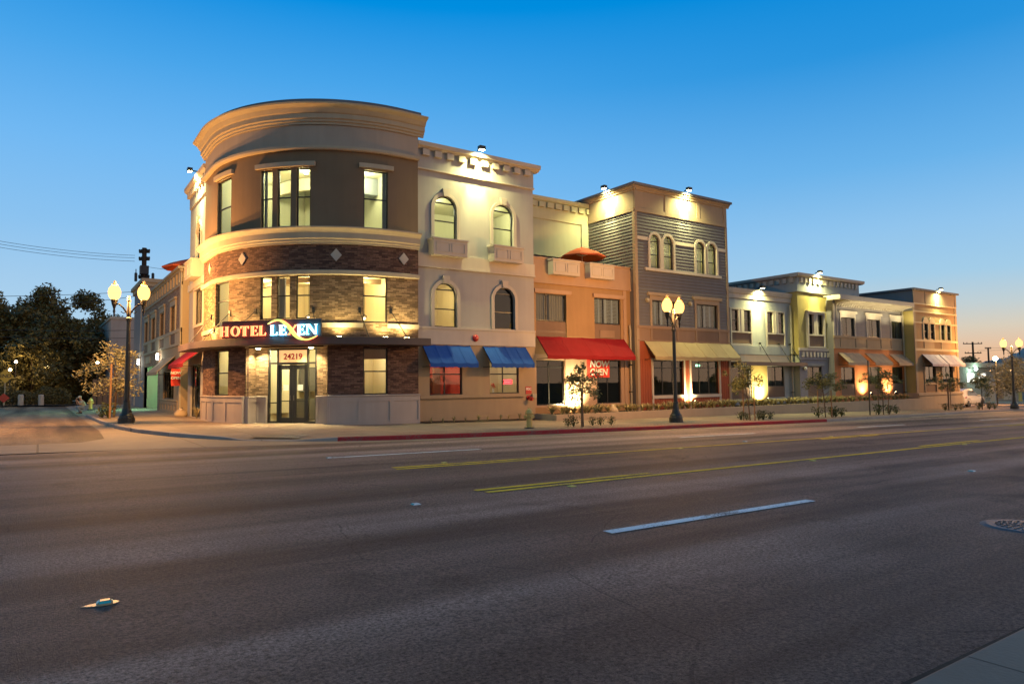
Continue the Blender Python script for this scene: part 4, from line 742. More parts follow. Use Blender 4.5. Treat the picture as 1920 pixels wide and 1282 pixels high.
for x, l in ((15.7, 'left'), (16.2, 'right')): ceiling_light(Vector((x, 30.6+2.2*(x-15.7), 10.94)), 'ceiling light in the upper arched window beside the curved corner, %s one' % l)
ceiling_light(Vector((19.0, 31, 10.94)), 'ceiling light in the upper arched window away from the curved corner')
fb(wb, 'interior_wall', 'roomd', F, (15.2, 15.9, -3.72, -3.66, 5.0, 6.7), (16.05, 16.1, -3.0, -2.9, 8.5, 11.5)); fb(wb, 'interior_wall', 'lightblue', F, (14.5, 16.6, -3.0, -2.9, 9.7, 9.95), (19.35, 19.8, -2.6, -2.5, 8.5, 11.4)); fb(wb, 'interior_wall', 'endtan', F, (18.5, 18.95, -3.5, -3.4, 8.5, 9.8), (15.0, 15.5, -3.1, -3.0, .6, 2.2), (16.3, 16.7, -2.2, -2.1, .6, 2.5))
# ------------------------------------------------------------------ ochre front with roof terrace
F = Fr(28.7)
ob = empty('hotel_building', (24.7, 28.7, 0), 'ochre two-storey front with a roof terrace and red awning', 'building', GRP)
uw = [(21.36, 23.42), (25.43, 27.43)]; gg = [(21.34, 23.21, .51, 2.88), (25.53, 27.37, .50, 2.90)]
part(ob, 'stucco_wall', 'orange', lambda q: q.wall(F, 21.1, 28.25, 3.2, 8.3, [rect(a, b, 4.11, 6.42) for a, b in uw])); part(ob, 'stucco_wall', 'peach', lambda q: q.wall(F, 21.1, 28.25, -.4, 3.2, [rect(*g) for g in gg]))
shell(ob, 21.12, 28.18, 28.7, 32.25, -.4, 7.2, 'orange', 'terrace_floor')
part(ob, 'parapet', 'peach', lambda q: (q.fbox(F, 21.1, 28.22, .0, .07, 6.95, 8.26), q.fbox(F, 21.08, 28.22, -.25, .12, 8.26, 8.34), q.fbox(F, 21.1, 28.2, .07, .11, 6.95, 7.03), q.fbox(F, 21.1, 28.2, -.2, -.01, 7.2, 8.26)))
boxbalcony(ob, F, 22.15, 23.98, 7.42, 8.18, .52, 'whitetrim'); boxbalcony(ob, F, 24.72, 26.52, 7.42, 8.18, .52, 'whitetrim')
for (a, b), cu in zip(uw, ('curtain', 'shutter')):
    dwin(ob, F, a, b, 4.97, 6.42, mull=((a+b)/2-.28,) if cu == 'curtain' else ((a+b)/2-.25,), curtain=cu, pane='glass')
    fb(ob, 'spandrel', 'brown', F, (a, b, -.16, -.06, 4.11, 4.95)); fb(ob, 'lintel', 'peach', F, (a-.12, b+.3, 0, .10, 6.46, 6.64), (a-.08, b+.26, 0, .06, 6.42, 6.47))
fb(ob, 'wall_unit', 'belt', F, (25.85, 26.95, -.06, -.02, 4.2, 4.6)); fb(ob, 'corner_post', 'peach', F, (27.62, 27.85, 0, .05, -.3, 6.95)); fb(ob, 'base_course', 'orange', F, (21.1, 28.2, 0, .06, -.3, .42))
for k, g in enumerate(gg): dwin(ob, F, *g, bars=(2.52,), mull=((g[0]+g[1])/2-.05,), curtain=None, dep=1.8, pane='dglass')
fb(ob, 'pier', 'peach', F, (23.25, 25.45, 0, .05, -.3, 3.0))
awning(F, 21.37, 27.61, 4.14, 2.92, .95, 'red', 'long red canvas awning over the ochre front', None, val=.2, ribs=4)
o = empty('banner', F.pt(25.55, .1, 1.95), 'red NOW OPEN banner hung behind the young tree under the red awning', 'banner')
part(o, 'cloth', 'cone', lambda q: q.rings([[F.pt(24.72+1.65*k/16, .10+.02*sin(k*.9), z) for k in range(17)] for z in (1.95, 2.95)], closed=False, caps=False)); txt('lettering', 'NOW', F, 25.6, 2.68, .50, 'wlet', .135, o, offset=.012, shear=.15, sx=1.05); txt('lettering', 'OPEN', F, 25.55, 2.24, .50, 'wlet', .135, o, offset=.012, shear=.15)
FT = Fr(32.3)
part(ob, 'penthouse_wall', 'creamgreen', lambda q: q.wall(FT, 20.0, 28.2, 7.2, 12.7, [rect(22.3, 26.7, 7.25, 9.3)])); fb(ob, 'frieze', 'sage', FT, (20, 28.2, 0, .06, 11.5, 12.6))
cornice(ob, FT, 20, 28.2, [(0, 12.56), (.12, 12.58), (.18, 12.66), (.2, 12.84), (-.2, 12.85), (-.2, 12.56)], 'sage'); dentils(ob, FT, [22.6+.62*k for k in range(10)], .40, .13, 12.2, 12.52, 'sage', .06)
fb(ob, 'pier', 'creamgreen', FT, (27.6, 28.15, 0, .1, 7.2, 11.5))
window(ob, FT, 22.3, 26.7, 7.25, 9.3, mull=(23.4, 24.5, 25.6), rec=.08, fw=.08); room(ob, FT, 22, 27, 7.2, 9.8, 3, 'roomw'); light('POINT', (24.5, 34, 9.4), 120, (1, .93, .62), ob, .1)
shell(ob, 20.0, 28.2, 32.3, 40, 7.2, 12.75, 'creamgreen', 'penthouse_back')
def parasol(c, r, label, h=2.45):
    o = empty('parasol', c, label, 'parasol', 'orange parasols on the roof terraces'); c = Vector(c); rr = []
    for k in range(8): rr.append((cos(2*pi*k/8), sin(2*pi*k/8)))
    def f(q):
        R = []
        for t, z in ((.02, 0), (.35, -.16), (.7, -.36), (1, -.60)):
            ring = []
            for k in range(16):
                a, b = rr[(k//2) % 8], rr[((k+1)//2) % 8]; x, y = ((a[0]+b[0])/2, (a[1]+b[1])/2); ring.append((c.x+x*r*t, c.y+y*r*t, c.z+h+z))
            R.append(ring)
        q.rings(R, caps=False); q.rings([[(p[0], p[1], p[2]-.02) for p in ring] for ring in R], caps=False); q.rings([R[-1], [(p[0], p[1], p[2]-.09) for p in R[-1]]], caps=False)
    part(o, 'canopy', 'umbrella', f); part(o, 'pole', 'wlet', lambda q: (q.tube([c, c+Vector((0, 0, h+.06))], .022, 8), [q.tube([c+Vector((0, 0, h-.55)), c+Vector((x*r*.6, y*r*.6, h-.26))], .01, 5) for x, y in rr])); part(o, 'foot', 'steel', lambda q: q.lathe(c, [(.26, 0), (.26, .05), (.05, .08)], 14)); return o
parasol((26.15, 30.5, 7.2), 1.4, 'orange parasol open on the terrace above the red awning')

# ------------------------------------------------------------------ blue-grey clapboard tower
F = Fr(28.2); LS = Sd(28.2)
tw = empty('hotel_building', (32.3, 28.2, 0), 'tall blue grey clapboard tower with paired arched windows', 'building', GRP)
aw = [(29.37, 30.19, 8.37, 10.39), (30.49, 31.36, 8.37, 10.40), (33.41, 34.24, 8.37, 10.38), (34.49, 35.35, 8.37, 10.37)]
lw = [(29.42, 31.50, 5.0, 6.46), (33.32, 35.36, 5.0, 6.46)]
part(tw, 'wall', 'siding', lambda q: q.wall(F, 28.2, 36.4, 4.9, 11.7, [archp(*a) for a in aw]+[rect(*w) for w in lw]))
hol = [(a[0]-.1, a[1]+.1, a[2]-.12, a[3]+.05) for a in aw]+[(w[0]-.12, w[1]+.12, 4.8, 6.75) for w in lw]
part(tw, 'clapboard', 'siding', lambda q: q.boards(F, 28.34, 36.28, 4.94, 11.62, hol, .19)); part(tw, 'clapboard', 'siding', lambda q: q.boards(LS, 28.34, 32.28, 8.2, 11.62, [], .19))
part(tw, 'side_wall', 'siding', lambda q: (q.poly([(28.2, 28.2, -.5), (28.2, 40, -.5), (28.2, 40, 13), (28.2, 28.2, 13)]), q.poly([(36.4, 28.2, -.8), (36.4, 40, -.8), (36.4, 40, 13), (36.4, 28.2, 13)]), q.poly([(28.2, 40, -.8), (36.4, 40, -.8), (36.4, 40, 13), (28.2, 40, 13)]), q.poly([(28.2, 28.2, 13), (36.4, 28.2, 13), (36.4, 40, 13), (28.2, 40, 13)])))
fb(tw, 'parapet', 'panel', F, (28.2, 36.4, 0, .04, 11.6, 13.0)); part(tw, 'parapet', 'panel', lambda q: q.fbox(LS, 28.2, 40, 0, .04, 11.6, 13.0))
def pan(q):
    for a, b in ((28.17, 28.42), (30.72, 31.0), (33.55, 33.85), (36.15, 36.43)): q.fbox(F, a, b, .04, .08, 11.6, 12.9)
    for a, b in ((28.42, 30.72), (31.0, 33.55), (33.85, 36.15)): q.fbox(F, a, b, .04, .077, 11.6, 11.84)
    q.fbox(LS, 28.2, 32.4, .04, .075, 11.6, 11.8)
part(tw, 'parapet_panels', 'panel', pan)
cornice(tw, F, 28.0, 36.65, [(.04, 12.84), (.1, 12.86), (.13, 12.95), (.2, 13.0), (.22, 13.08), (0, 13.1)], 'panel'); cornice(tw, LS, 28.0, 40, [(.04, 12.84), (.1, 12.86), (.13, 12.95), (.2, 13.0), (.22, 13.08), (0, 13.1)], 'panel')
part(tw, 'roof_cap', 'darkroof', lambda q: (q.fbox(F, 27.9, 36.75, -.3, .30, 13.10, 13.24), q.fbox(LS, 28.52, 40, -.3, .30, 13.102, 13.238)))
fb(tw, 'corner_board', 'panel', F, (28.14, 28.34, 0, .065, -.4, 11.6), (36.28, 36.46, 0, .065, -.6, 11.6)); part(tw, 'corner_board', 'panel', lambda q: q.fbox(LS, 28.202, 28.34, 0, .06, -.4, 11.6))
for a in aw: archtrim(tw, F, *a, .15, 'whitetrim', key=False, d=.09)
fb(tw, 'belt_course', 'whitetrim', F, (28.34, 29.22, 0, .06, 9.96, 10.16), (31.51, 33.26, 0, .06, 9.96, 10.16), (35.5, 36.28, 0, .06, 9.96, 10.16)); fb(tw, 'sill_course', 'whitetrim', F, (28.92, 35.72, 0, .13, 8.19, 8.36))
for a in aw: dwin(tw, F, *a, bars=(9.17, 9.98), arch=True, curtain='blind', rec=.1, mat='roomw', dep=1.2); light('POINT', F.pt((a[0]+a[1])/2, -.9, 9.6), 16, (1, .9, .55), tw, .05)
for w in lw:
    dwin(tw, F, *w, mull=((w[0]+w[1])/2-.3,), curtain='shutter'); fb(tw, 'window_surround', 'panel', F, (w[0]-.14, w[0], 0, .07, 4.94, 6.9), (w[1], w[1]+.14, 0, .07, 4.94, 6.9), (w[0], w[1], 0, .06, 6.46, 6.74), (w[0]-.35, w[1]+.35, 0, .13, 6.74, 6.92))
fb(tw, 'brown_belt', 'belt', F, (28.2, 36.4, 0, .03, 4.08, 4.80), (28.2, 36.42, 0, .08, 4.78, 4.94), (28.2, 36.42, 0, .07, 4.04, 4.12)); fb(tw, 'spandrel', 'brown', F, *[(a, b, .03, .045, 4.14, 4.78) for a, b, _, _ in lw]); fb(tw, 'belt_post', 'belt', F, *[(u-.07, u+.07, .03, .075, 4.12, 4.78) for a, b, _, _ in lw for u in (a-.08, b+.08)])
g2w = [(29.42, 32.02, .88, 2.93), (32.68, 35.30, .88, 2.93)]
part(tw, 'board_wall', 'redboard', lambda q: q.wall(F, 28.2, 36.4, -.7, 4.9, [rect(*g) for g in g2w]))
def grooves(q):
    for k in range(40):
        u = 28.4+.2*k
        if 29.3 < u < 32.1 or 32.6 < u < 35.4:
            q.fbox(F, u, u+.17, 0, .02, -.6, .70)
        else: q.fbox(F, u, u+.17, 0, .02, -.6, 3.0)
part(tw, 'board_cladding', 'redboard', grooves)
fb(tw, 'window_surround', 'whitetrim', F, *[k for g in g2w for k in ((g[0]-.13, g[0], 0, .07, -.4, 3.05), (g[1], g[1]+.13, 0, .07, -.4, 3.05), (g[0], g[1], 0, .06, 2.93, 3.05), (g[0]-.13, g[1]+.13, 0, .09, .70, .88))])
for g in g2w: dwin(tw, F, *g, bars=(2.5,), mull=(g[0]+.87, g[0]+1.75), dep=1.8, rec=.08, pane='dglass')
o = empty('exit_lamp', F.pt(34.4, -.8, 2.7), 'small green lamp glowing behind the tower shop window', 'lamp'); part(o, 'case', 'greenlit', lambda q: q.fbox(F, 34.2, 34.55, -.9, -.85, 2.62, 2.74)); part(o, 'bracket', 'wlet', lambda q: q.fbox(F, 34.55, 34.8, -.92, -.84, 2.64, 2.72))
awning(F, 28.74, 36.38, 4.09, 2.94, .90, 'tancloth', 'long tan canvas awning on the clapboard tower', None, val=.2, ribs=7)
for x in (28.9, 32.6):
    o = tag(part(None, 'wall_lamp', 'pipe', lambda q: (q.prism(F, [(x, 6.55), (x+.2, 6.47), (x+.12, 6.3), (x+.0, 6.42)], .05, .22), q.fbox(F, x+.02, x+.12, 0, .06, 6.44, 6.52))), 'slanted grey wall box on the tower, %s' % ('by its left corner' if x < 30 else 'between its two lower windows'), 'wall lamp', 'wall boxes on the tower')
def downpipe(x, Y, z0, z1, label, mat='pipe'):
    f = Fr(Y); o = empty('downpipe', (x, Y, z0), label, 'drainpipe', 'drainpipes between the fronts')
    part(o, 'pipe', mat, lambda q: q.tube([f.pt(x, .12, z0), f.pt(x, .12, z1-.3), f.pt(x, .08, z1)], .055, 10)); [part(o, 'clip', 'steel', lambda q: q.fbox(f, x-.08, x+.08, 0, .19, z, z+.05)) for z in (z0+1.2, (z0+z1)/2+.2)]
    return o
downpipe(28.0, 28.65, -.1, 4.95, 'tan drainpipe between the ochre front and the clapboard tower')

# ------------------------------------------------------------------ pale blue two-storey front
F = Fr(29.0)
lb = empty('hotel_building', (40.4, 29, 0), 'pale blue two-storey front set back between tower and yellow corner', 'building', GRP)
bx = [(37.72, 39.76), (41.60, 43.58)]; gb = [(37.6, 39.5, .46, 2.62), (41.51, 43.44, .51, 2.65)]
part(lb, 'stucco_wall', 'lightblue', lambda q: q.wall(F, 36.4, 44.4, -.8, 7.5, [rect(a, b, 4.17, 6.45) for a, b in bx]+[rect(*g) for g in gb])); shell(lb, 36.5, 44.4, 29, 40, -.8, 7.8, 'lightblue', 'side_wall')
cornice(lb, F, 36.42, 44.4, [(0, 7.22), (.08, 7.22), (.10, 7.5), (.16, 7.56), (.22, 7.74), (.24, 7.88), (-.2, 7.9), (-.2, 7.22)], 'whitetrim')
for a, b in bx:
    m_ = (a+b)/2
    for p, r in ((a, m_-.3), (m_+.3, b)): dwin(lb, F, p, r, 5.0, 6.43, bars=(5.72,), curtain='shade', pane='dglass', rec=.06)
    fb(lb, 'window_surround', 'whitetrim', F, (a-.12, a, 0, .06, 4.12, 6.46), (b, b+.12, 0, .06, 4.12, 6.46), (m_-.3, m_+.3, -.1, .05, 5.0, 6.46), (m_-.05, m_+.05, .05, .075, 5.0, 6.46), (a-.12, b+.12, 0, .062, 6.46, 6.56), (a, b, -.1, .055, 4.9, 5.0), (a-.12, b+.12, 0, .065, 4.04, 4.13)); fb(lb, 'spandrel', 'brown', F, (a, b, -.12, -.03, 4.13, 4.9))
fb(lb, 'belt_course', 'lightblue', F, (36.42, 44.4, 0, .10, 3.45, 4.03)); fb(lb, 'signboard', 'roomc', F, (36.6, 44.2, 0, .03, 2.9, 3.42))
for g in gb: dwin(lb, F, g[0], g[1], 1.25, g[3], mull=((g[0]+g[1])/2,), dep=1.5, curtain='curtain', pane='dglass', rec=.08); fb(lb, 'spandrel', 'brown', F, (g[0], g[1], -.12, -.04, g[2], 1.25))
fb(lb, 'pier', 'yellow', F, (39.62, 41.4, 0, .05, -.5, 2.9))
o = empty('flat_canopy', F.pt(40.2, 0, 2.68), 'flat dark metal canopy hung from rods on the pale blue front', 'canopy')
part(o, 'deck', 'dark', lambda q: (q.fbox(F, 36.9, 44.6, .02, 1.0, 2.72, 2.80), q.fbox(F, 36.88, 44.62, 1.0, 1.06, 2.67, 2.92), q.fbox(F, 36.84, 36.9, .02, 1.06, 2.67, 2.92), q.fbox(F, 44.6, 44.66, .02, 1.06, 2.67, 2.92)))
for u in (37.4, 40.64, 42.8, 44.1): part(o, 'tie_rod', 'steel', lambda q: (q.tube([F.pt(u, .0, 4.25), F.pt(u, .12, 4.2), F.pt(u, .95, 2.9)], .022, 6), q.tube([F.pt(u, 0.02, 4.25), F.pt(u, .14, 4.22)], .06, 8)))
downpipe(44.1, 28.9, -.4, 7.0, 'pale drainpipe at the corner of the yellow front')

# ------------------------------------------------------------------ yellow corner front
F = Fr(28.4)
yb = empty('hotel_building', (46.5, 28.4, 0), 'narrow yellow front with a dentilled pale blue cornice', 'building', GRP)
part(yb, 'stucco_wall', 'yellow', lambda q: q.wall(F, 44.4, 52.6, 3.75, 8.1, [rect(45.48, 47.46, 4.15, 6.5)])); part(yb, 'stucco_wall', 'greyblue', lambda q: q.wall(F, 44.4, 48.2, -.9, 3.75, [rect(45.33, 47.2, .48, 2.65)]))
shell(yb, 44.4, 52.6, 28.4, 36, 3.4, 9.2, 'yellow', 'side_wall'); part(yb, 'side_wall', 'creamgreen', lambda q: q.poly([(44.4, 28.4, -.9), (44.4, 29.2, -.9), (44.4, 29.2, 3.5), (44.4, 28.4, 3.5)]))
fr2 = Sd(44.4)
part(yb, 'frieze', 'lightblue', lambda q: (q.fbox(F, 44.34, 52.6, 0, .06, 8.05, 9.15), q.fbox(fr2, 28.4, 36, 0, .06, 8.05, 9.15), q.fbox(F, 44.3, 52.62, 0, .10, 8.0, 8.08), q.fbox(fr2, 28.302, 36, 0, .098, 8.0, 8.08)))
dentils(yb, F, [44.75+.52*k for k in range(15)], .26, .14, 8.68, 9.02, 'whitetrim', .06); dentils(yb, fr2, [28.7+.55*k for k in range(13)], .28, .14, 8.68, 9.02, 'whitetrim', .06)
part(yb, 'cornice', 'whitetrim', lambda q: (q.sweep(F, [(0, 9.05), (.18, 9.07), (.34, 9.14), (.36, 9.32), (-.3, 9.33), (-.3, 9.05)], 44.06, 52.95), q.sweep(fr2, [(0, 9.052), (.18, 9.072), (.34, 9.142), (.338, 9.318), (-.28, 9.325), (-.28, 9.052)], 28.7, 36.2)))
for p, r in ((45.5, 46.2), (46.72, 47.44)): dwin(yb, F, p, r, 4.98, 6.44, bars=(5.7,), curtain='shade', pane='dglass', rec=.06)
fb(yb, 'window_surround', 'whitetrim', F, (45.34, 45.5, 0, .16, 4.05, 6.55), (47.44, 47.6, 0, .16, 4.05, 6.55), (46.2, 46.72, -.1, .12, 4.98, 6.46), (46.41, 46.51, .12, .15, 4.98, 6.46), (45.5, 47.44, 0, .155, 6.44, 6.6), (45.3, 47.64, 0, .22, 6.58, 6.68), (45.5, 47.44, 0, .15, 4.88, 4.98), (45.34, 47.6, 0, .165, 4.0, 4.1)); fb(yb, 'spandrel', 'brown', F, (45.5, 47.44, -.1, .03, 4.1, 4.88))
fb(yb, 'belt_course', 'whitetrim', F, (44.3, 48.1, 0, .12, 3.78, 3.98)); fb(yb, 'belt_course', 'greyblue', F, (44.36, 48.1, 0, .04, 3.18, 3.78), (44.36, 48.1, 0, .09, 3.14, 3.22)); dentils(yb, F, [44.75+.45*k for k in range(8)], .2, .10, 3.34, 3.68, 'whitetrim', .04)
fb(yb, 'lintel', 'greyblue', F, (45.2, 47.4, 0, .1, 2.70, 2.85)); dwin(yb, F, 45.36, 47.2, 1.3, 2.65, mull=(46.2,), curtain='curtain', dep=1.2); fb(yb, 'spandrel', 'brown', F, (45.36, 47.2, -.12, -.04, .48, 1.3))
o = empty('wall_sconce', F.pt(44.85, .1, 2.5), 'small white globe sconce on the grey blue wall under the yellow front', 'wall lamp'); part(o, 'globe', 'wlet', lambda q: q.ball(F.pt(44.85, .16, 2.5), .12)); part(o, 'plate', 'steel', lambda q: q.fbox(F, 44.79, 44.91, 0, .06, 2.42, 2.58))

# ------------------------------------------------------------------ grey clapboard front with bracketed eaves
F = Fr(27.9)
gbu = empty('hotel_building', (53, 27.9, 0), 'grey clapboard two-storey front with bracketed white eaves over an orange base', 'building', GRP)
uw = [(49.0, 50.89), (52.68, 54.6), (56.36, 58.18)]; gw = [(48.82, 50.69, .5, 2.62), (52.70, 54.4, .5, 2.66), (56.30, 58.05, .5, 2.66)]
part(gbu, 'wall', 'sidegrey', lambda q: q.wall(F, 48.0, 58.25, 4.0, 7.6, [rect(a, b, 4.96, 6.34) for a, b in uw])); part(gbu, 'clapboard', 'sidegrey', lambda q: q.boards(F, 48.2, 58.2, 4.98, 7.3, [(a-.1, b+.1, 4.9, 6.8) for a, b in uw], .18))
part(gbu, 'stucco_wall', 'salmon', lambda q: q.wall(F, 48.0, 58.25, -1.2, 4.0, [rect(*g) for g in gw])); shell(gbu, 48.0, 58.25, 27.9, 40, -1.2, 7.6, 'sidegrey', 'side_wall')
for (a, b) in uw:
    dwin(gbu, F, a, b, 4.96, 6.34, mull=((a+b)/2,), curtain='curtain', rec=.06); fb(gbu, 'window_surround', 'whitetrim', F, (a-.13, a, 0, .07, 4.9, 6.72), (b, b+.13, 0, .07, 4.9, 6.72), (a, b, 0, .06, 6.34, 6.66), (a-.3, b+.3, 0, .12, 6.66, 6.84))
fb(gbu, 'brown_belt', 'wood', F, (48.0, 58.25, 0, .04, 4.06, 4.9), (47.95, 58.25, 0, .10, 4.78, 4.94), (47.95, 58.25, 0, .09, 3.98, 4.10)); fb(gbu, 'belt_post', 'wood', F, *[(u-.07, u+.07, .04, .08, 4.1, 4.78) for a, b in uw for u in (a-.1, b+.1)]); fb(gbu, 'corner_board', 'whitetrim', F, (48.0, 48.2, 0, .06, 4.94, 7.3), (48.42, 48.5, .045, .06, 4.94, 7.3))
part(gbu, 'eaves', 'whitetrim', lambda q: (q.fbox(F, 47.4, 58.2, .02, .95, 7.56, 7.62), q.fbox(F, 47.36, 58.2, .95, 1.02, 7.50, 7.82), q.fbox(F, 47.30, 47.36, .0, 1.02, 7.50, 7.82), q.fbox(F, 47.4, 58.2, -.3, .95, 7.76, 7.82)))
def br(q):
    for k in range(30):
        u = 48.3+.335*k; q.prism(Pl(F.pt(u, 0, 0), (0, -1, 0), (1, 0, 0)), [(.03, 7.1), (.10, 7.1), (.25, 7.3), (.9, 7.46), (.9, 7.56), (.03, 7.56)], 0, .09)
part(gbu, 'brackets', 'whitetrim', br)
for g in gw: dwin(gbu, F, g[0], g[1], 1.31, g[3], mull=((g[0]+g[1])/2-.3,), dep=1.3, curtain='curtain', pane='dglass', rec=.08); fb(gbu, 'spandrel', 'brown', F, (g[0], g[1], -.12, -.04, .5, 1.31))
for (a, b), l in zip(((48.52, 51.40), (52.28, 54.89), (55.86, 58.55)), ('nearest the yellow front', 'between its two twins', 'next to the tan end front')): awning(F, a, b, 3.70, 2.75, .80, 'greycloth', 'tan canvas awning on the orange base, %s' % l, 'tan awnings over the orange base', val=.2, ribs=3)
downpipe(58.0, 27.85, -.6, 7.1, 'dark drainpipe where the grey clapboard meets the tan end front', 'pipe')

# ------------------------------------------------------------------ tan end front
F = Fr(27.0); ls = Sd(58.25)
eb = empty('hotel_building', (62, 27, -.8), 'tan banded end front with two pairs of arched windows', 'building', GRP)
aw = [(59.78, 60.52), (60.88, 61.62), (62.76, 63.5), (63.86, 64.6)]; gw = [(59.72, 61.6, .62, 2.8), (62.69, 64.65, .62, 2.8)]
part(eb, 'wall', 'endtan', lambda q: q.wall(F, 58.25, 65.8, 3.95, 9, [rect(a, b, 4.95, 6.3) for a, b in aw])); part(eb, 'wall', 'endtan', lambda q: q.wall(F, 58.25, 65.8, -1.4, 3.95, [rect(*g) for g in gw])); shell(eb, 58.25, 65.8, 27, 40, -1.4, 8.9, 'darkroof', 'side_wall')
fb(eb, 'parapet', 'panel', F, (58.22, 65.83, 0, .05, 7.86, 8.9)); fb(eb, 'parapet_panels', 'panel', F, (58.2, 58.5, .05, .08, 7.86, 8.9), (60.2, 60.45, .05, .08, 7.86, 8.9), (62.2, 62.45, .05, .08, 7.86, 8.9), (65.55, 65.85, .05, .08, 7.86, 8.9))
part(eb, 'roof_cap', 'darkroof', lambda q: (q.fbox(F, 58.05, 66.1, -.3, .22, 8.92, 9.07), q.fbox(ls, 27.3, 40, -.3, .2, 8.922, 9.068)))
fb(eb, 'belt_course', 'endband', F, (58.2, 65.85, 0, .07, 7.76, 7.88), (58.2, 65.85, 0, .06, 7.12, 7.25), (58.2, 65.85, 0, .06, 6.22, 6.34), (58.2, 65.85, 0, .07, 4.72, 4.90), (58.2, 65.85, 0, .07, 3.96, 4.16)); fb(eb, 'corner_board', 'panel', F, (58.17, 58.5, 0, .055, -.8, 7.76), (65.5, 65.85, 0, .055, -.8, 7.76)); part(eb, 'corner_board', 'yellow', lambda q: q.fbox(ls, 27.0, 27.9, 0, .03, -.8, 7.2)); fb(eb, 'spandrel', 'wood', F, (59.8, 61.5, 0, .05, 4.16, 4.72), (62.8, 64.6, 0, .05, 4.16, 4.72))
for a, b in aw:
    dwin(eb, F, a, b, 4.95, 6.3, bars=(5.6,), curtain='shade', pane='dglass', rec=.05); fb(eb, 'window_surround', 'endband', F, (a-.12, a, 0, .07, 4.9, 6.34), (b, b+.12, 0, .07, 4.9, 6.34)); part(eb, 'arch_head', 'endband', lambda q: q.prism(F, [(a-.13, 6.3)]+[((a+b)/2-(.5)*cos(pi*k/12), 6.3+.46*sin(pi*k/12)) for k in range(13)]+[(b+.13, 6.3)], 0, .08))
for g in gw:
    dwin(eb, F, g[0], g[1], 1.36, 2.8, mull=((g[0]+g[1])/2,), dep=1.2, curtain='curtain', pane='dglass', rec=.06); fb(eb, 'spandrel', 'brown', F, (g[0], g[1], -.1, -.03, .62, 1.2)); fb(eb, 'window_surround', 'panel', F, (g[0]-.15, g[0], 0, .06, .5, 2.9), (g[1], g[1]+.15, 0, .06, .5, 2.9), (g[0], g[1], 0, .05, 1.18, 1.36), (g[0]-.15, g[1]+.15, 0, .065, 2.8, 2.95))
part(eb, 'base_ledge', 'plinth', lambda q: (q.sweep(F, [(-.05, -1.4), (.18, -1.4), (.18, .30), (.26, .34), (.26, .50), (.0, .56)], 58.0, 65.95), q.fbox(ls, 26.82, 27.88, .0, .18, -1.2, .54)))
for (a, b), l in zip(((59.36, 62.18), (62.32, 65.3)), ('left one of the pair', 'right one of the pair')): awning(F, a, b, 3.70, 2.70, .80, 'paleblue', 'lilac canvas awning on the tan end front, %s' % l, 'lilac awnings on the tan end front', val=.18, ribs=3)

# ------------------------------------------------------------------ side street fronts
P3 = lambda x, y: (x/3.205, 420+y/3.205)
F = Sd(6.9)
sb = empty('hotel_building', (6.9, 39.5, 0), 'white three-storey side wall behind the curved corner on the side street', 'building', 'side street fronts of the long building')
part(sb, 'stucco_wall', 'white', lambda q: q.wall(F, 36.9, 42.2, -.3, 12.9, [archp(38.9, 40.25, 8.5, 10.5), rect(38.2, 40.6, 5.0, 6.9), rect(38.6, 41.4, .05, 2.9)])); shell(sb, 6.9, 14, 42.2, 42.25, -.3, 12.9, 'white', 'side_wall')
part(sb, 'side_wall', 'white', lambda q: q.poly([(6.9, 42.2, -.3), (14, 42.2, -.3), (14, 42.2, 12.95), (6.9, 42.2, 12.95)]))
fb(sb, 'frieze', 'white', F, (36.9, 42.2, 0, .07, 11.75, 12.7)); dentils(sb, F, [37.2+.6*k for k in range(9)], .34, .15, 12.35, 12.65, 'whitetrim', .07); cornice(sb, F, 36.9, 42.5, [(0, 12.64), (.2, 12.7), (.32, 12.8), (.34, 12.98), (-.2, 13), (-.2, 12.64)], 'whitetrim')
archtrim(sb, F, 38.9, 40.25, 8.5, 10.5, .17, 'whitetrim'); dwin(sb, F, 38.9, 40.25, 8.5, 10.5, arch=True, bars=(9.4, 10.1), pane='dglass'); dwin(sb, F, 38.2, 40.6, 5.0, 6.9, mull=(39.4,), curtain='curtain'); trimwin(sb, F, 38.2, 40.6, 5.0, 6.9, 'whitetrim', .14, .06, .1); boxbalcony(sb, F, 38.4, 40.5, 7.42, 8.3, .55, 'whitetrim'); dwin(sb, F, 38.6, 41.4, .05, 2.9, mull=(39.4, 40.3), dep=1.5, pane='dglass')
fb(sb, 'spandrel', 'brown', F, (38.2, 40.6, -.1, .02, 4.1, 4.95)); fb(sb, 'belt_course', 'whitetrim', F, (36.9, 42.2, 0, .1, 7.0, 7.4))
awning(F, 38.0, 42.7, 3.65, 2.7, .95, 'red', 'short red canvas awning on the side street behind the curved corner', None, val=.2, ribs=3)
F2 = Sd(7.5)
s2 = empty('hotel_building', (6.9, 53.5, 0), 'two-storey rose brick side street front with a bracketed cream parapet', 'building', 'side street fronts of the long building')
part(s2, 'board_wall', 'wood', lambda q: q.wall(F2, 42.2, 44.5, -.3, 8.4, [])); 
wy = [(46.85, 48.75), (51.45, 53.4), (55.75, 57.8), (59.85, 61.8)]
part(s2, 'brick_wall', 'sidebrick', lambda q: q.wall(F, 44.5, 62.4, 4.9, 8.7, [rect(a, b, 5.2, 6.8) for a, b in wy])); part(s2, 'stucco_wall', 'wood', lambda q: q.wall(F, 44.5, 53.0, -.3, 4.9, [rect(47.2, 51.6, .9, 2.7)]))
part(s2, 'brick_wall', 'sidebrick', lambda q: q.wall(F, 53.0, 62.4, -.3, 4.9, [rect(54.3, 61.8, -.05, 3.25)]))
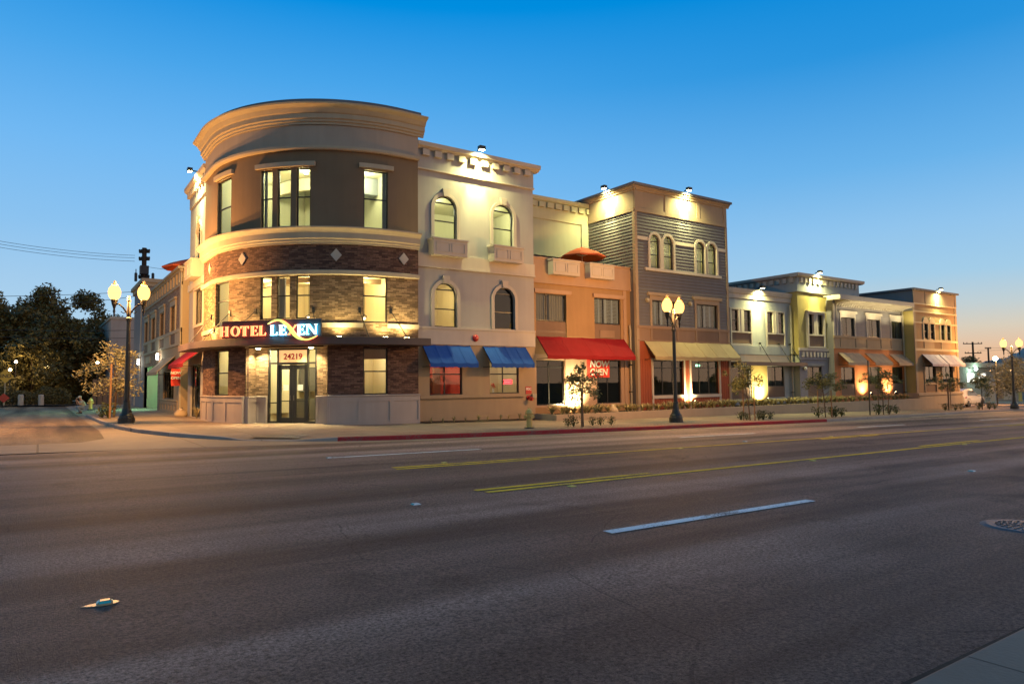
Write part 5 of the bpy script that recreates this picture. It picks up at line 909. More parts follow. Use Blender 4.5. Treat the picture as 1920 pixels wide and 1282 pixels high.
part(s2, 'side_wall', 'wood', lambda q: (q.poly([(6.9, 44.5, -.3), (7.6, 44.5, -.3), (7.6, 44.5, 8.7), (6.9, 44.5, 8.7)]), q.poly([(6.9, 44.5, 8.6), (14, 42.3, 8.6), (14, 62.4, 8.6), (6.9, 62.4, 8.6)])))
part(s2, 'parapet', 'tantrim', lambda q: (q.fbox(F, 44.5, 62.4, 0, .06, 7.78, 7.95), q.fbox(F, 44.3, 62.4, -.2, .30, 8.72, 8.86), q.fbox(F, 44.4, 62.4, 0, .16, 8.58, 8.72), q.fbox(F, 44.5, 62.4, 0, .03, 7.95, 8.58), [q.fbox(F, 45.0+1.2*k, 45.35+1.2*k, .03, .13, 7.95, 8.58) for k in range(15)], q.fbox(F, 44.5, 44.9, 0, .1, -.2, 8.58)))
fb(s2, 'belt_course', 'tantrim', F, (44.5, 62.4, 0, .08, 5.0, 5.2), (44.5, 62.4, 0, .06, 4.2, 4.36), (44.5, 46.8, 0, .05, 4.36, 5.0), *[(b+.02, a2-.02, 0, .05, 4.36, 5.0) for (a, b), (a2, b2) in zip(wy, wy[1:])])
for a, b in wy: dwin(s2, F, a, b, 5.2, 6.8, curtain='curtain' if a > 50 else None, pane='dglass', rec=.06); trimwin(s2, F, a, b, 5.2, 6.8, 'tantrim', .16, .07, .3, False)
fb(s2, 'spandrel', 'brown', F, *[(a, b, 0, .02, 4.4, 4.98) for a, b in wy])
dwin(s2, F, 47.2, 51.6, .9, 2.7, mull=(48.7, 50.2), dep=1.2, pane='dglass'); part(s2, 'wainscot', 'wood', lambda q: wains(q, F, [(45.0, 52.0)], -.3, .78, 1.2))
awning(F, 46.8, 51.7, 3.6, 2.45, 1.0, 'greycloth', 'grey canvas awning between the red awning and the green lit entry', None, val=.18, ribs=3)
en = part(s2, 'garage_entry', 'creamgreen', lambda q: (q.sweep(F, [(0, -.02), (-4, -.02), (-4, 3.3), (0, 3.3)], 54.3, 61.8, closed=False), q.fbox(F, 56.5, 57.0, -2.4, -2.0, 0, 3.2)))
light('POINT', (9.2, 57.5, 2.9), 420, (.42, 1, .55), s2, .15); light('SPOT', (6.6, 57, 3.2), 700, (.42, 1, .62), s2, .15, (3.6, 56.5, 0), 120, .7)
o = tag(part(None, 'wall_plaque', 'tantrim', lambda q: q.fbox(F, 58.4, 60.8, 0, .05, 3.52, 4.02)), 'pale rectangular plaque on the brick above the green lit entry', 'plaque')
for y, l in ((53.35, 'nearer'), (64.7, 'farther')):
    o = empty('wall_sconce', F.pt(y, .1, 3.8), 'bright cylinder wall sconce beside the green lit entry, the %s of two' % l, 'wall lamp', 'sconces beside the green lit entry'); part(o, 'shade', 'winlit', lambda q: q.lathe(F.pt(y, .16, 3.55), [(.08, 0), (.09, .05), (.09, .45), (.08, .5)], 10)); part(o, 'plate', 'steel', lambda q: q.fbox(F, y-.06, y+.06, 0, .07, 3.7, 3.9)); light('POINT', F.pt(y, .4, 3.7), 60, (1, .9, .65), o, .08)
o = empty('banner', F.pt(44.6, .3, 1.9), 'narrow red banner with white lettering hung below the short red awning', 'banner')
part(o, 'cloth', 'cone', lambda q: q.rings([[(6.35+.5*k/6, 44.45-.02*sin(k), z) for k in range(7)] for z in (1.75, 2.75)], closed=False, caps=False)); BF = Pl((6.6, 44.42, 0), (1, 0, 0), (0, -1, 0)); txt('lettering', 'NOW', BF, 0, 2.5, .22, 'wlet', .02, o, offset=.008); txt('lettering', 'OPEN', BF, 0, 2.2, .20, 'wlet', .02, o, offset=.008)
parasol((7.6, 46.5, 7.6), 1.6, 'orange parasol on the side street roof beside the curved corner', 2.1)
s3 = empty('hotel_building', (6.9, 66, 0), 'pale end block beyond the green lit entry on the side street', 'building', 'side street fronts of the long building')
part(s3, 'stucco_wall', 'greyblue', lambda q: q.box(6.9, 14, 62.4, 70, -.3, 10.2)); part(s3, 'cornice', 'tantrim', lambda q: (q.box(6.6, 14.2, 62.1, 70.2, 10.2, 10.5), q.box(6.75, 14.1, 62.25, 70.1, 9.9, 10.2))); part(s3, 'window_surround', 'whitetrim', lambda q: (q.box(6.82, 6.9, 64.3, 64.6, 1.5, 9), q.box(6.82, 6.9, 68.2, 68.5, -.2, 4.2), q.box(6.83, 6.9, 62.4, 70, 4.3, 4.6)))

# ------------------------------------------------------------------ floodlights and uplights
flood((17.6, 27.95, 13.12), (0, -1, 0), 'floodlight on the white cornice above the arched windows', 3600, 3.5)
flood((32.4, 27.72, 13.30), (0, -1, 0), 'floodlight on the front parapet of the clapboard tower', 3600, 3.5)
flood((27.72, 30.2, 13.30), (-1, 0, 0), 'floodlight on the left parapet of the clapboard tower', 3600, 3.5)
flood((40.5, 28.5, 7.95), (0, -1, 0), 'floodlight on the cornice of the pale blue front', 2800, 3.)
flood((46.45, 27.85, 9.4), (0, -1, 0), 'floodlight on the dentilled cornice of the yellow front', 2800, 3.)
flood((62.3, 26.6, 9.12), (0, -1, 0), 'floodlight on the parapet of the tan end front', 1800, 3.)
flood((6.3, 39.0, 13.05), (-1, 0, 0), 'floodlight on the side street cornice behind the curved corner', 2800, 3.5)
for x in (49.4, 51.4, 53.4, 55.4, 57.4):
    light('SPOT', (x, 26.7, 5.6), 330, (1, .85, .45), gbu, .05, (x, 27.3, 7.6), 120, 1.)  # unseen spots in mid air, added to light the eaves and brackets
def uplight(x, Y, z, w, power, label, col=(1, .80, .40), spot=128):
    o = empty('ground_uplight', (x, Y, z), label, 'uplight', 'uplights in the planting beds')
    part(o, 'housing', 'steel', lambda q: (q.tube([(x, Y, z-.25), (x, Y, z)], .02, 6), q.tube([(x, Y-.10, z-.02), (x, Y+.06, z+.10)], .075, 10)))
    part(o, 'lens', 'lenso', lambda q: q.tube([(x, Y+.062, z+.102), (x, Y+.068, z+.106)], .066, 10))
    light('SPOT', (x, Y+.09, z+.13), power, col, o, .06, (x, w, z+.75), spot, 1.); return o
uplight(23.6, 27.75, .34, 28.65, 2808, 'uplight between the two windows below the red awning'); uplight(32.35, 27.55, .40, 28.15, 972, 'uplight below the red pier of the clapboard tower'); uplight(40.4, 28.2, .35, 28.95, 1404, 'uplight below the yellow pier of the pale blue front')
uplight(51.7, 27.2, .55, 27.88, 810, 'uplight on the orange base nearer the yellow front', (1, .66, .30)); uplight(55.4, 27.2, .55, 27.88, 810, 'uplight on the orange base nearer the tan end front', (1, .66, .30))

# ------------------------------------------------------------------ street lamps
def street_lamp(x, y, z, sc, rot, label, power):
    o = empty('street_lamp', (0, 0, 0), label, 'street lamp', 'double globe street lamps')
    prof = [(.32, 0), (.32, .22), (.29, .25), (.28, .34), (.22, .40), (.15, .62), (.12, .9), (.13, .93), (.10, .97), (.085, 3.0), (.075, 4.30), (.11, 4.33), (.11, 4.42), (.08, 4.46), (.09, 4.6), (.07, 4.9), (.06, 5.1), (.09, 5.16), (.05, 5.22), (.06, 5.28), (.02, 5.38)]
    part(o, 'post', 'post', lambda q: q.lathe((0, 0, 0), prof, 16))
    for s in (-1, 1):
        part(o, 'arm', 'post', lambda q: (q.tube([(s*.06, 0, 4.62), (s*.22, 0, 4.86), (s*.38, 0, 5.02), (s*.52, 0, 5.0), (s*.56, 0, 4.92)], .035, 8), q.lathe((s*.56, 0, 4.5), [(.01, 0), (.035, .06), (.03, .12), (.055, .2), (.035, .3), (.07, .42), (.10, .5), (.12, .62), (.14, .66), (.13, .70)], 12), q.tube([(s*.1, 0, 4.72), (s*.2, 0, 4.62), (s*.3, 0, 4.7)], .018, 6)))
        g_ = part(o, 'globe', 'globe', lambda q: q.lathe((s*.56, 0, 5.2), [(.12, 0), (.19, .08), (.235, .20), (.245, .34), (.215, .47), (.15, .56), (.11, .60)], 16), smooth=True)
        part(g_, 'finial', 'finial', lambda q: q.lathe((s*.56, 0, 5.80), [(.115, 0), (.125, .03), (.07, .06), (.04, .11), (.06, .14), (.025, .19), (.005, .22)], 12))
        l = light('POINT', (s*.56, 0, 5.44), power, (1, .47, .13), o, .11)
    o.location = (x, y, z); o.rotation_euler = (0, 0, rot); o.scale = (sc,)*3; return o
street_lamp(3.25, 35.2, .08, 1.07, radians(-20), 'double globe street lamp at the side street corner beside the curved building', 14500)
street_lamp(24.85, 22.4, gz(24.85)+.15, 1.0, radians(12), 'double globe street lamp in front of the clapboard tower', 6000)
street_lamp(66.2, 23.1, gz(66)+.15, .98, radians(-55), 'double globe street lamp beside the parking lot past the tan end front', 6500)

# ------------------------------------------------------------------ planting
part(None, 'planter_wall', 'plinth', lambda q: (q.rings([[(x, 26.5, gz(x)-.2), (x, 26.7, gz(x)-.2), (x, 26.7, .12), (x, 26.5, .12)] for x in (20.9, 58.05)]), q.rings([[(20.9, y, -.4), (21.1, y, -.4), (21.1, y, .12), (20.9, y, .12)] for y in (26.71, 28.45)])))
tag(bpy.data.objects['planter_wall'], 'long low tan retaining wall holding the planting bed in front of the buildings', 'planter wall')
part(None, 'planting_bed', 'soil', lambda q: (q.poly([(21.1, 26.7, .04), (58.05, 26.7, .04), (58.05, 29, .08), (21.1, 29, .08)]), q.poly([(14.35, 27.55, gz(14)+.165), (20.9, 27.55, gz(20.9)+.165), (20.9, 28.5, gz(20.9)+.2), (14.35, 28.5, gz(14)+.2)])))
struct(bpy.data.objects['planting_bed'])
def tuft(n, h, mat='blade'):
    q = MB()
    for _ in range(n):
        a = random.uniform(0, 2*pi); r = random.uniform(.25, 1)*h*.75; hh = h*random.uniform(.6, 1); w = .014+.010*random.random(); c, s = cos(a), sin(a); P = []
        for k in range(5):
            t = k/4; P.append((c*r*t**1.4, s*r*t**1.4, hh*(1.6*t-.75*t*t)))
        for k in range(4):
            w0, w1 = w*(1-k/4.2), w*(1-(k+1)/4.2); p0, p1 = P[k], P[k+1]; q.poly([(p0[0]-s*w0, p0[1]+c*w0, p0[2]), (p0[0]+s*w0, p0[1]-c*w0, p0[2]), (p1[0]+s*w1, p1[1]-c*w1, p1[2]), (p1[0]-s*w1, p1[1]+c*w1, p1[2])])
    return q
protos = []
for k in range(4):
    o = tuft(46, .55).build('grass_tuft', M['blade'], None, recalc=False); tag(o, 'arching ornamental grass tuft in the raised planting bed along the fronts', 'grass tuft', 'grass tufts in the raised bed'); protos.append(o)
n_ = 0
for x in [21.5+.62*k for k in range(58)]:
    if 58 < x: break
    for row in range(2):
        X = x+random.uniform(-.2, .2); Y = 26.95+.42*row+random.uniform(-.1, .1)
        if X > 48 and row: continue
        o = protos[n_ % 4] if n_ < 4 else protos[n_ % 4].copy()
        if n_ >= 4: COL.objects.link(o)
        o.location = (X, Y, .06); o.rotation_euler = (0, 0, random.uniform(0, 6)); sc_ = random.uniform(.95, 1.3); o.scale = (sc_*1.35, sc_*1.35, sc_*.95); n_ += 1
p2 = tuft(30, .42).build('grass_tuft', M['blade'], None, recalc=False); tag(p2, 'small spiky grass tuft at the foot of the beige wall under the blue awnings', 'grass tuft', 'grass tufts under the blue awnings')
for k in range(10):
    o = p2 if not k else p2.copy()
    if k: COL.objects.link(o)
    o.location = (14.6+.63*k+random.uniform(-.1, .1), 27.75, gz(17)+.18); o.rotation_euler = (0, 0, k*1.3); o.scale = (random.uniform(.7, 1.05),)*3
def shrub_mesh(h=.42, n=120):
    q = MB()
    for _ in range(n):
        a = random.uniform(0, 2*pi); r = random.uniform(0, .2)*h/.42; z = random.uniform(.05, h); q.leaf((cos(a)*r*(.5+z/h), sin(a)*r*(.5+z/h), z), .09)
    for k in range(6):
        a = k*1.05; q.tube([(0, 0, 0), (cos(a)*.07, sin(a)*.07, h*.5), (cos(a)*.14, sin(a)*.14, h*.95)], [.012, .009, .004], 4)
    return q
sp = [shrub_mesh().build('shrub', M['shrub'], None, recalc=False) for _ in range(3)]
SH = [(17.95, 22.0, 'first of the row by the tree in front of the red awning'), (18.2, 21.95, 'second of the row by the tree in front of the red awning'), (19.45, 22.2, 'third of the row by the tree in front of the red awning'), (19.85, 22.15, 'fourth of the row by the tree in front of the red awning'), (20.3, 21.95, 'last of the row by the tree in front of the red awning'),
 (29.3, 22.1, 'left of the leaning young tree before the pale blue front'), (29.55, 21.95, 'close beside the leaning young tree before the pale blue front'), (30.2, 21.7, 'right of the leaning young tree before the pale blue front'), (30.5, 21.65, 'second to the right of the leaning young tree'), (31.3, 21.8, 'farthest right of the leaning young tree'),
 (35.7, 21.8, 'left of the bushy young tree before the yellow front'), (36.85, 21.7, 'right of the bushy young tree before the yellow front'), (37.15, 21.65, 'second to the right of the bushy young tree'), (38.1, 21.85, 'farthest right of the bushy young tree'),
 (42.9, 22.2, 'by the thin sign pole in front of the orange base'), (44.6, 22.4, 'under the young tree in front of the orange base'), (45.7, 22.5, 'right of the young tree in front of the orange base'),
 (56.0, 24.0, 'left of the young tree before the tan end front'), (57.2, 23.8, 'right of the young tree before the tan end front'), (58.6, 24.0, 'farthest right by the tan end front'), (61.3, 23.8, 'under the young tree beside the parked car'), (62.4, 23.5, 'right of the young tree beside the parked car'), (62.9, 23.3, 'nearest the street lamp by the parking lot'),
 (3.0, 41.3, 'at the kerb by the sodium lit tree on the side street'), (2.75, 41.9, 'behind the kerb shrub by the sodium lit tree')]
for k, (x, y, l) in enumerate(SH):
    o = sp[k % 3] if k < 3 else sp[k % 3].copy()
    if k >= 3: COL.objects.link(o)
    o.location = (x, y, gz(x)+.15); o.rotation_euler = (0, 0, k*.9); s_ = random.uniform(.8, 1.1)*(1.5 if x > 35 else 1.15 if x > 10 else 1.9); o.scale = (s_, s_, s_*.95); tag(o, 'small green shrub '+l, 'shrub', 'small shrubs along the pavement')
sp[0].data.name = 'shrub'
o = tuft(60, .75).build('agave_plant', M['blade'], None, recalc=False); o.location = (6.75, 38.6, .05); tag(o, 'spiky green plant by the sandbags behind the curved corner', 'plant')
def crown(q, c, clumps, size, n, spread=1.):
    for (x, y, z, r) in clumps:
        k = int(n*r*r)
        for _ in range(k):
            v = Vector((random.gauss(0, 1), random.gauss(0, 1), random.gauss(0, 1))).normalized()*(r*random.random()**.45)
            q.leaf((c[0]+x+v.x, c[1]+y+v.y, c[2]+z+v.z*.85), size)
def sapling(x, y, h, label, lean=0., cr=.75, seed=0, stakes=True, leafm='leaf', dens=900, zc=None):
    random.seed(seed); o = empty('young_tree', (0, 0, 0), label, 'tree', 'young staked trees along the pavement'); zc = zc or h*.66
    tip = (lean*1.3, 0, h*.8)
    def tr(q):
        q.tube([(0, 0, 0), (lean*.2, .02, h*.3), (lean*.7, 0, h*.55), tip], [.035, .028, .022, .012], 7)
        for k in range(9):
            a = k*2.4; z0 = h*(.42+.04*k); q.tube([(lean*z0/h, 0, z0), (lean+cos(a)*cr*.5, sin(a)*cr*.5, z0+.25), (lean+cos(a)*cr*.95, sin(a)*cr*.95, z0+.45)], [.014, .009, .004], 5)
    part(o, 'trunk', 'bark', tr)
    cl = [(lean+random.gauss(0, cr*.55), random.gauss(0, cr*.5), zc+random.gauss(0, h*.11), random.uniform(.18, .36)) for _ in range(22)]+[(lean+random.uniform(-.3, .4), 0, h*.9+random.uniform(-.1, .1), .16) for _ in range(3)]
    q = MB(); crown(q, (0, 0, 0), cl, .13, dens); q.build('crown', M[leafm], o, recalc=False)
    if stakes:
        for s in (-.34, .36): part(o, 'stake', 'stake', lambda q: q.tube([(s, .05, 0), (s*.98, .05, h*.58)], .028, 7))
        part(o, 'tie', 'stake', lambda q: (q.tube([(-.34, .05, h*.30), (.36, .05, h*.30)], .012, 5), q.tube([(-.34, .05, h*.5), (.36, .05, h*.5)], .008, 5)))
    o.location = (x, y, gz(x)+.15); o.rotation_euler = (0, 0, seed*.3); random.seed(seed+100); return o
sapling(18.55, 21.75, 2.75, 'young staked tree in front of the red NOW OPEN banner', 0, .62, 3)
sapling(29.5, 21.7, 2.9, 'leaning young staked tree in front of the pale blue front', .3, .75, 5); sapling(36.3, 21.75, 2.6, 'bushy young staked tree before the yellow front', .1, .9, 7, zc=1.9)
sapling(43.3, 22.1, 3.2, 'young staked tree in front of the orange base', .1, .85, 9); sapling(57.8, 24.5, 3.0, 'young staked tree in front of the tan end front', 0, 1.0, 11); sapling(61.9, 23.8, 3.1, 'young tree in front of the parked white car', 0, .8, 13, False)
def big_tree(x, y, z, h, r, label, mat, seed, size=.34, dens=60, squash=.8, trunk=.25, group=None, clear=.3, count=26):
    random.seed(seed); o = empty('tree', (x, y, z), label, 'tree', group)
    def tr(q):
        q.tube([(x, y, z), (x+.1, y, z+h*clear), (x-.1, y, z+h*.75)], [trunk, trunk*.75, trunk*.25], 9)
        for k in range(7):
            a = k*2.4; z0 = z+h*(clear*.8+.06*k); q.tube([(x, y, z0), (x+cos(a)*r*.4, y+sin(a)*r*.4, z0+h*.15), (x+cos(a)*r*.8, y+sin(a)*r*.8, z0+h*.24)], [trunk*.4, trunk*.25, trunk*.08], 6)
    part(o, 'trunk', 'bark', tr); cl = []
    for _ in range(count):
        a = random.uniform(0, 2*pi); t = random.random(); zz = h*(clear+(1-clear)*t); rr = r*sqrt(max(.05, 1-(2*t-.9)**2))*random.uniform(.25, .95); cl.append((cos(a)*rr, sin(a)*rr, zz-h*.06, r*random.uniform(.20, .38)))
    q = MB(); crown(q, (x, y, z), cl, size, dens); q.build('crown', M[mat], o, recalc=False); random.seed(seed+50); return o
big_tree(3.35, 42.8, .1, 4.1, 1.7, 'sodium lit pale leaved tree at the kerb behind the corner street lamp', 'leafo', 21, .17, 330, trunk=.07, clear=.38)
part(None, 'tree_stake', 'stake', lambda q: q.tube([(3.0, 40.6, .08), (3.02, 40.6, 2.9)], .05, 8)); tag(bpy.data.objects['tree_stake'], 'tall round wooden stake standing by the sodium lit kerb tree', 'stake')
def P_(px, Y): v = at(px, 712, Y); return v.x
GB_ = 'dark trees at the end of the side street'
for k, (px, Y, h, r, l) in enumerate(((30, 90, 13.5, 5.5, 'dark tree at the left edge beyond the hedge'), (75, 96, 17.3, 4.6, 'tallest dark tree, behind the left end of the hedge'), (165, 100, 17.5, 5.4, 'round topped dark tree left of the pale block'), (120, 88, 11.8, 5.2, 'wide low dark tree in the middle behind the hedge'), (185, 90, 10.5, 4.4, 'low dark tree beside the pale block'), (-35, 92, 15, 5.5, 'dark tree cut by the left edge of the view'), (215, 112, 14.5, 4.5, 'dark tree just above the roof of the pale block'), (60, 86, 8.5, 4.6, 'lowest dark tree behind the hedge near the end sign'))):
    big_tree(P_(px, Y), Y, -.2, h*.80, r*.92, l, 'leafd', 40+k, .5, 120, trunk=.3, group=GB_, clear=.16, count=44)
# hedge at the end of the side street
def hedge(q):
    for _ in range(5200):
        x = random.uniform(-9, 2.6); t = random.random(); q.leaf((x, 78+random.uniform(0, 2.2), .1+t*(1.5+.25*sin(x*1.7)+.15*sin(x*4.1))), .26)
q = MB(); hedge(q); o = q.build('hedge', M['leafd'], None, recalc=False); tag(o, 'long dark clipped hedge across the end of the side street', 'hedge')
sheet('far_kerb', [(-12, 76.2), (2.3, 76.2), (2.3, 76.6), (-12, 76.6)], .14, 'kerb'); sheet('far_verge', [(-14, 76.6), (7, 76.6), (7, 84), (-14, 84)], .13, 'soil')
# end sign
x = at(10, 705, 76.9).x; f = Pl((x, 76.9, 0), (1, 0, 0), (0, -1, 0)); o = empty('end_sign', (x, 76.9, .1), 'yellow diamond END sign on a post by the hedge', 'sign')
zc = at(10, 705, 76.9).z
part(o, 'panel', 'ys', lambda q: q.prism(f, [(-.62, zc), (0, zc-.62), (.62, zc), (0, zc+.62)], 0, .02)); txt('lettering', 'END', f, 0, zc, .44, 'black', .022, o, offset=.01); part(o, 'post', 'pipe', lambda q: q.fbox(f, -.04, .04, -.06, -.01, .1, zc+.1))
v = at(7, 746, 76.5); f = Pl((v.x, 76.5, 0), (1, 0, 0), (0, -1, 0)); o = empty('end_marker', (v.x, 76.5, .1), 'small red diamond road end marker below the END sign', 'road marker'); part(o, 'panel', 'signred', lambda q: q.prism(f, [(-.45, v.z), (0, v.z-.42), (.45, v.z), (0, v.z+.42)], 0, .02)); part(o, 'post', 'pipe', lambda q: q.fbox(f, -.04, .04, -.05, -.01, .1, v.z))
for k, px in enumerate((39, 77)):
    v = at(px, 747, 77.3); o = tag(part(None, 'bollard', 'whitetrim', lambda q: (q.lathe((v.x, 77.3, .1), [(.22, 0), (.22, v.z+.2), (.19, v.z+.26), (.02, v.z+.28)], 12), q.lathe((v.x, 77.3, v.z+.05), [(.225, 0), (.235, .03), (.225, .06)], 12))), 'pale stubby post in front of the hedge, %s' % ('nearer the red end marker' if not k else 'farther from the red end marker'), 'bollard', 'pale posts in front of the hedge')
# far lamps seen through the trees
for px, py, Y, l in ((30, 678, 95, 'upper left'), (19, 693, 94, 'lower left, above the END sign'), (87, 687, 97, 'middle'), (183, 680, 84, 'right, beside the sodium lit tree')):
    v = at(px, py, Y-12 if Y > 90 else 74); o = empty('path_lamp', v, 'small glowing globe lamp among the dark trees, the %s one' % l, 'lamp', 'glowing globes among the dark trees'); part(o, 'globe', 'bulb', lambda q: q.ball(v, .13)); light('POINT', v+Vector((0, -.4, 0)), 160, (1, .62, .25), o, .1); part(o, 'post', 'post', lambda q: q.tube([(v.x, v.y, 0), (v.x, v.y, v.z-.12)], .035, 6))
v = at(124, 719, 120); o = empty('yard_light', v, 'cool white light glimpsed between the trunks behind the hedge', 'lamp'); part(o, 'lamp_head', 'lensw', lambda q: q.ball(v, .22, sq=(1.6, 1, .6))); part(o, 'post', 'post', lambda q: q.tube([(v.x, v.y, 0), (v.x, v.y, v.z-.1)], .05, 6)); light('POINT', v+Vector((0, -1, 0)), 500, (.75, 1, .85), o, .1)
# pale block building on the side street
bl = empty('block_building', (7, 82, 0), 'plain pale flat roofed block beyond the sodium lit tree', 'building')
xa, xb = at(207, 660, 82).x, at(275, 660, 82).x; zt = at(225, 594, 82).z
part(bl, 'wall', 'block', lambda q: q.rings([[(xa, 82, z), (xb, 82, z), (xb, 104, z), (xa-.2, 104, z)] for z in (-.5, zt-.25)])); part(bl, 'roof_edge', 'whitetrim', lambda q: q.rings([[(xa-.1, 81.9, z), (xb+.1, 81.9, z), (xb+.1, 104, z), (xa-.3, 104, z)] for z in (zt-.25, zt)])); part(bl, 'window', 'black', lambda q: q.box(xa-.05, xa+.02, 84, 84.8, zt-3.6, zt-2.2)); part(bl, 'corner_trim', 'whitetrim', lambda q: q.box(xa-.08, xa+.12, 81.9, 82.0, -.4, 3.3))
o = tag(part(None, 'yard_fence', 'brown', lambda q: [q.box(4.2+.42*k, 4.58+.42*k, 76.8, 76.86, -.2, 2.5) for k in range(7)]+[q.box(4.2, 7.1, 76.87, 76.95, 2.1, 2.2)]), 'brown board fence between the sodium lit tree and the pale end block', 'fence')
# utility pole and wires
def pole(px, pytop, Y, z0, label, arms, th=.16):
    v = at(px, pytop, Y); o = empty('utility_pole', (v.x, Y, z0), label, 'utility pole', 'wooden utility poles'); part(o, 'mast', 'pole', lambda q: q.tube([(v.x, Y, z0), (v.x, Y, v.z)], [th*1.3, th], 9)); dr = Vector((_R.x, _R.y, 0)).normalized()
    for dz, w in arms:
        c = Vector((v.x, Y, v.z-dz)); a = part(o, 'crossarm', 'pole', lambda q: (q.tube([c-dr*w, c+dr*w], .09*th/.16, 6))); part(a, 'insulator', 'wire', lambda q: [q.lathe(c+dr*w*t, [(.03*th/.16, 0), (.07*th/.16, .1), (.07*th/.16, .28), (.03*th/.16, .36)], 8) for t in (-.95, -.6, .6, .95)])
    return o, v
o, v = pole(271, 465, 92, 0, 'tall wooden utility pole with transformer gear behind the side street front', ((.5, .6), (1.4, .6), (3.6, .6)), .26)
part(o, 'transformer', 'wire', lambda q: (q.lathe((v.x-.9, 91.5, v.z-4.2), [(.02, 0), (.16, .05), (.16, 1.0), (.05, 1.1), (.05, 1.5)], 10), q.lathe((v.x+.9, 91.5, v.z-4.4), [(.02, 0), (.16, .05), (.16, 1.3), (.05, 1.4)], 10), q.box(v.x-.45, v.x+.45, 91.4, 92.5, v.z-3.2, v.z-2.2)))
def wirev(a, b, sag, label, r=.02):
    a, b = Vector(a), Vector(b); P = [a+(b-a)*t/12+Vector((0, 0, -sag*4*(t/12)*(1-t/12))) for t in range(13)]; o = part(None, 'overhead_wire', 'wire', lambda q: q.tube(P, r, 5)); tag(o, label, 'wire', 'overhead wires'); return o
for py, dz, l in ((441, 1.0, 'top wire of the bundle running left from the tall transformer pole'), (447, 1.3, 'second wire of the bundle running left from the tall transformer pole'), (453, 1.7, 'lowest wire of the bundle running left from the tall transformer pole')): wirev((v.x-1, 92, v.z-dz), at(-120, py-12, 92), .5, l, .022)
wirev((v.x, 92, v.z-2.2), at(420, 500, 92), .5, 'wire running right from the tall transformer pole behind the buildings', .022)
for (p, q_, l) in (((-80, 556), (285, 545), 'single wire crossing low above the tallest dark tree'), ((95, 572), (300, 548), 'single wire crossing behind the corner lamp globes'), ((-60, 616), (285, 618), 'faint wire crossing in front of the dark trees'), ((-60, 629), (285, 633), 'lowest wire crossing in front of the dark trees')): wirev(at(*p, 78), at(*q_, 78), .15, l, .024)

# ------------------------------------------------------------------ hydrants, poles, road furniture
def hydrant(x, y, z, label, s=1.):
    o = empty('fire_hydrant', (x, y, z), label, 'fire hydrant', 'yellow fire hydrants'); 
    part(o, 'barrel', 'hydrant', lambda q: q.lathe((x, y, z), [(.17*s, 0), (.17*s, .05*s), (.11*s, .06*s), (.11*s, .52*s), (.15*s, .54*s), (.15*s, .58*s), (.13*s, .62*s), (.09*s, .70*s), (.03*s, .73*s), (.03*s, .78*s)], 14), smooth=False)
    part(o, 'flange', 'black', lambda q: q.lathe((x, y, z-.02), [(.19*s, 0), (.19*s, .05*s), (.18*s, .065*s)], 14))
    for a in (0, pi, -pi/2): part(o, 'outlet', 'hydrant', lambda q: q.tube([(x, y, z+.44*s), (x+cos(a)*.17*s, y+sin(a)*.17*s, z+.44*s), (x+cos(a)*.20*s, y+sin(a)*.20*s, z+.44*s)], [.055*s, .055*s, .07*s], 10))
    return o
hydrant(16.05, 22.1, gz(16)+.15, 'yellow fire hydrant on the main pavement left of the young tree', 1.05); hydrant(3.1, 58.5, .1, 'yellow fire hydrant behind the crouching person', 1.1)
o = empty('sign_pole', (41.9, 22.2, gz(42)), 'thin dark sign pole at the kerb seen edge on', 'sign pole'); part(o, 'post', 'post', lambda q: q.box(41.87, 41.93, 22.17, 22.23, gz(42), 2.85))
def rpm(x, y, mat, label, rot=0.):
    z = gz(x)+.006; o = empty('road_marker', (x, y, z), label, 'road stud', 'raised studs in the road')
    f = Pl((x, y, z), (cos(rot), sin(rot), 0), (sin(rot), -cos(rot), 0)); part(o, 'base', mat, lambda q: q.rings([[f.pt(u*k, v_*k, h) for u, v_ in ((-.06, -.06), (.06, -.06), (.06, .06), (-.06, .06))] for k, h in ((1, 0), (.98, .006), (.6, .02))])); part(o, 'reflector', 'ref' if mat != 'yref' else 'yref', lambda q: q.rings([[f.pt(-.062, v_, .003), f.pt(-.044, v_*.9, .017), f.pt(-.046, v_*.9, .018), f.pt(-.064, v_, .004)] for v_ in (-.05, .05)])); return o
for x, y, mt_, l in ((7.7, 13.95, 'yref', 'yellow road stud beside the start of the far double line'), (7.7, 9.36, 'yref', 'yellow road stud beside the start of the near double line'), (15.25, 9.5, 'yref', 'yellow road stud beside the near line, second along'), (23.7, 9.65, 'yref', 'yellow road stud beside the near line, third along'), (15.2, 13.55, 'yref', 'yellow road stud beside the far line, second along'), (23.6, 13.95, 'yref', 'yellow road stud beside the far line, third along'), (16.1, 6.45, 'wref', 'white road stud far right in the near lanes'), (19, 14.2, 'wref', 'white road stud beyond the far yellow line'), (5.9, 16.5, 'wref', 'white road stud at the start of the far white line'), (4.6, 9.2, 'wref', 'small white road stud left of the near double line')): rpm(x, y, mt_, l)
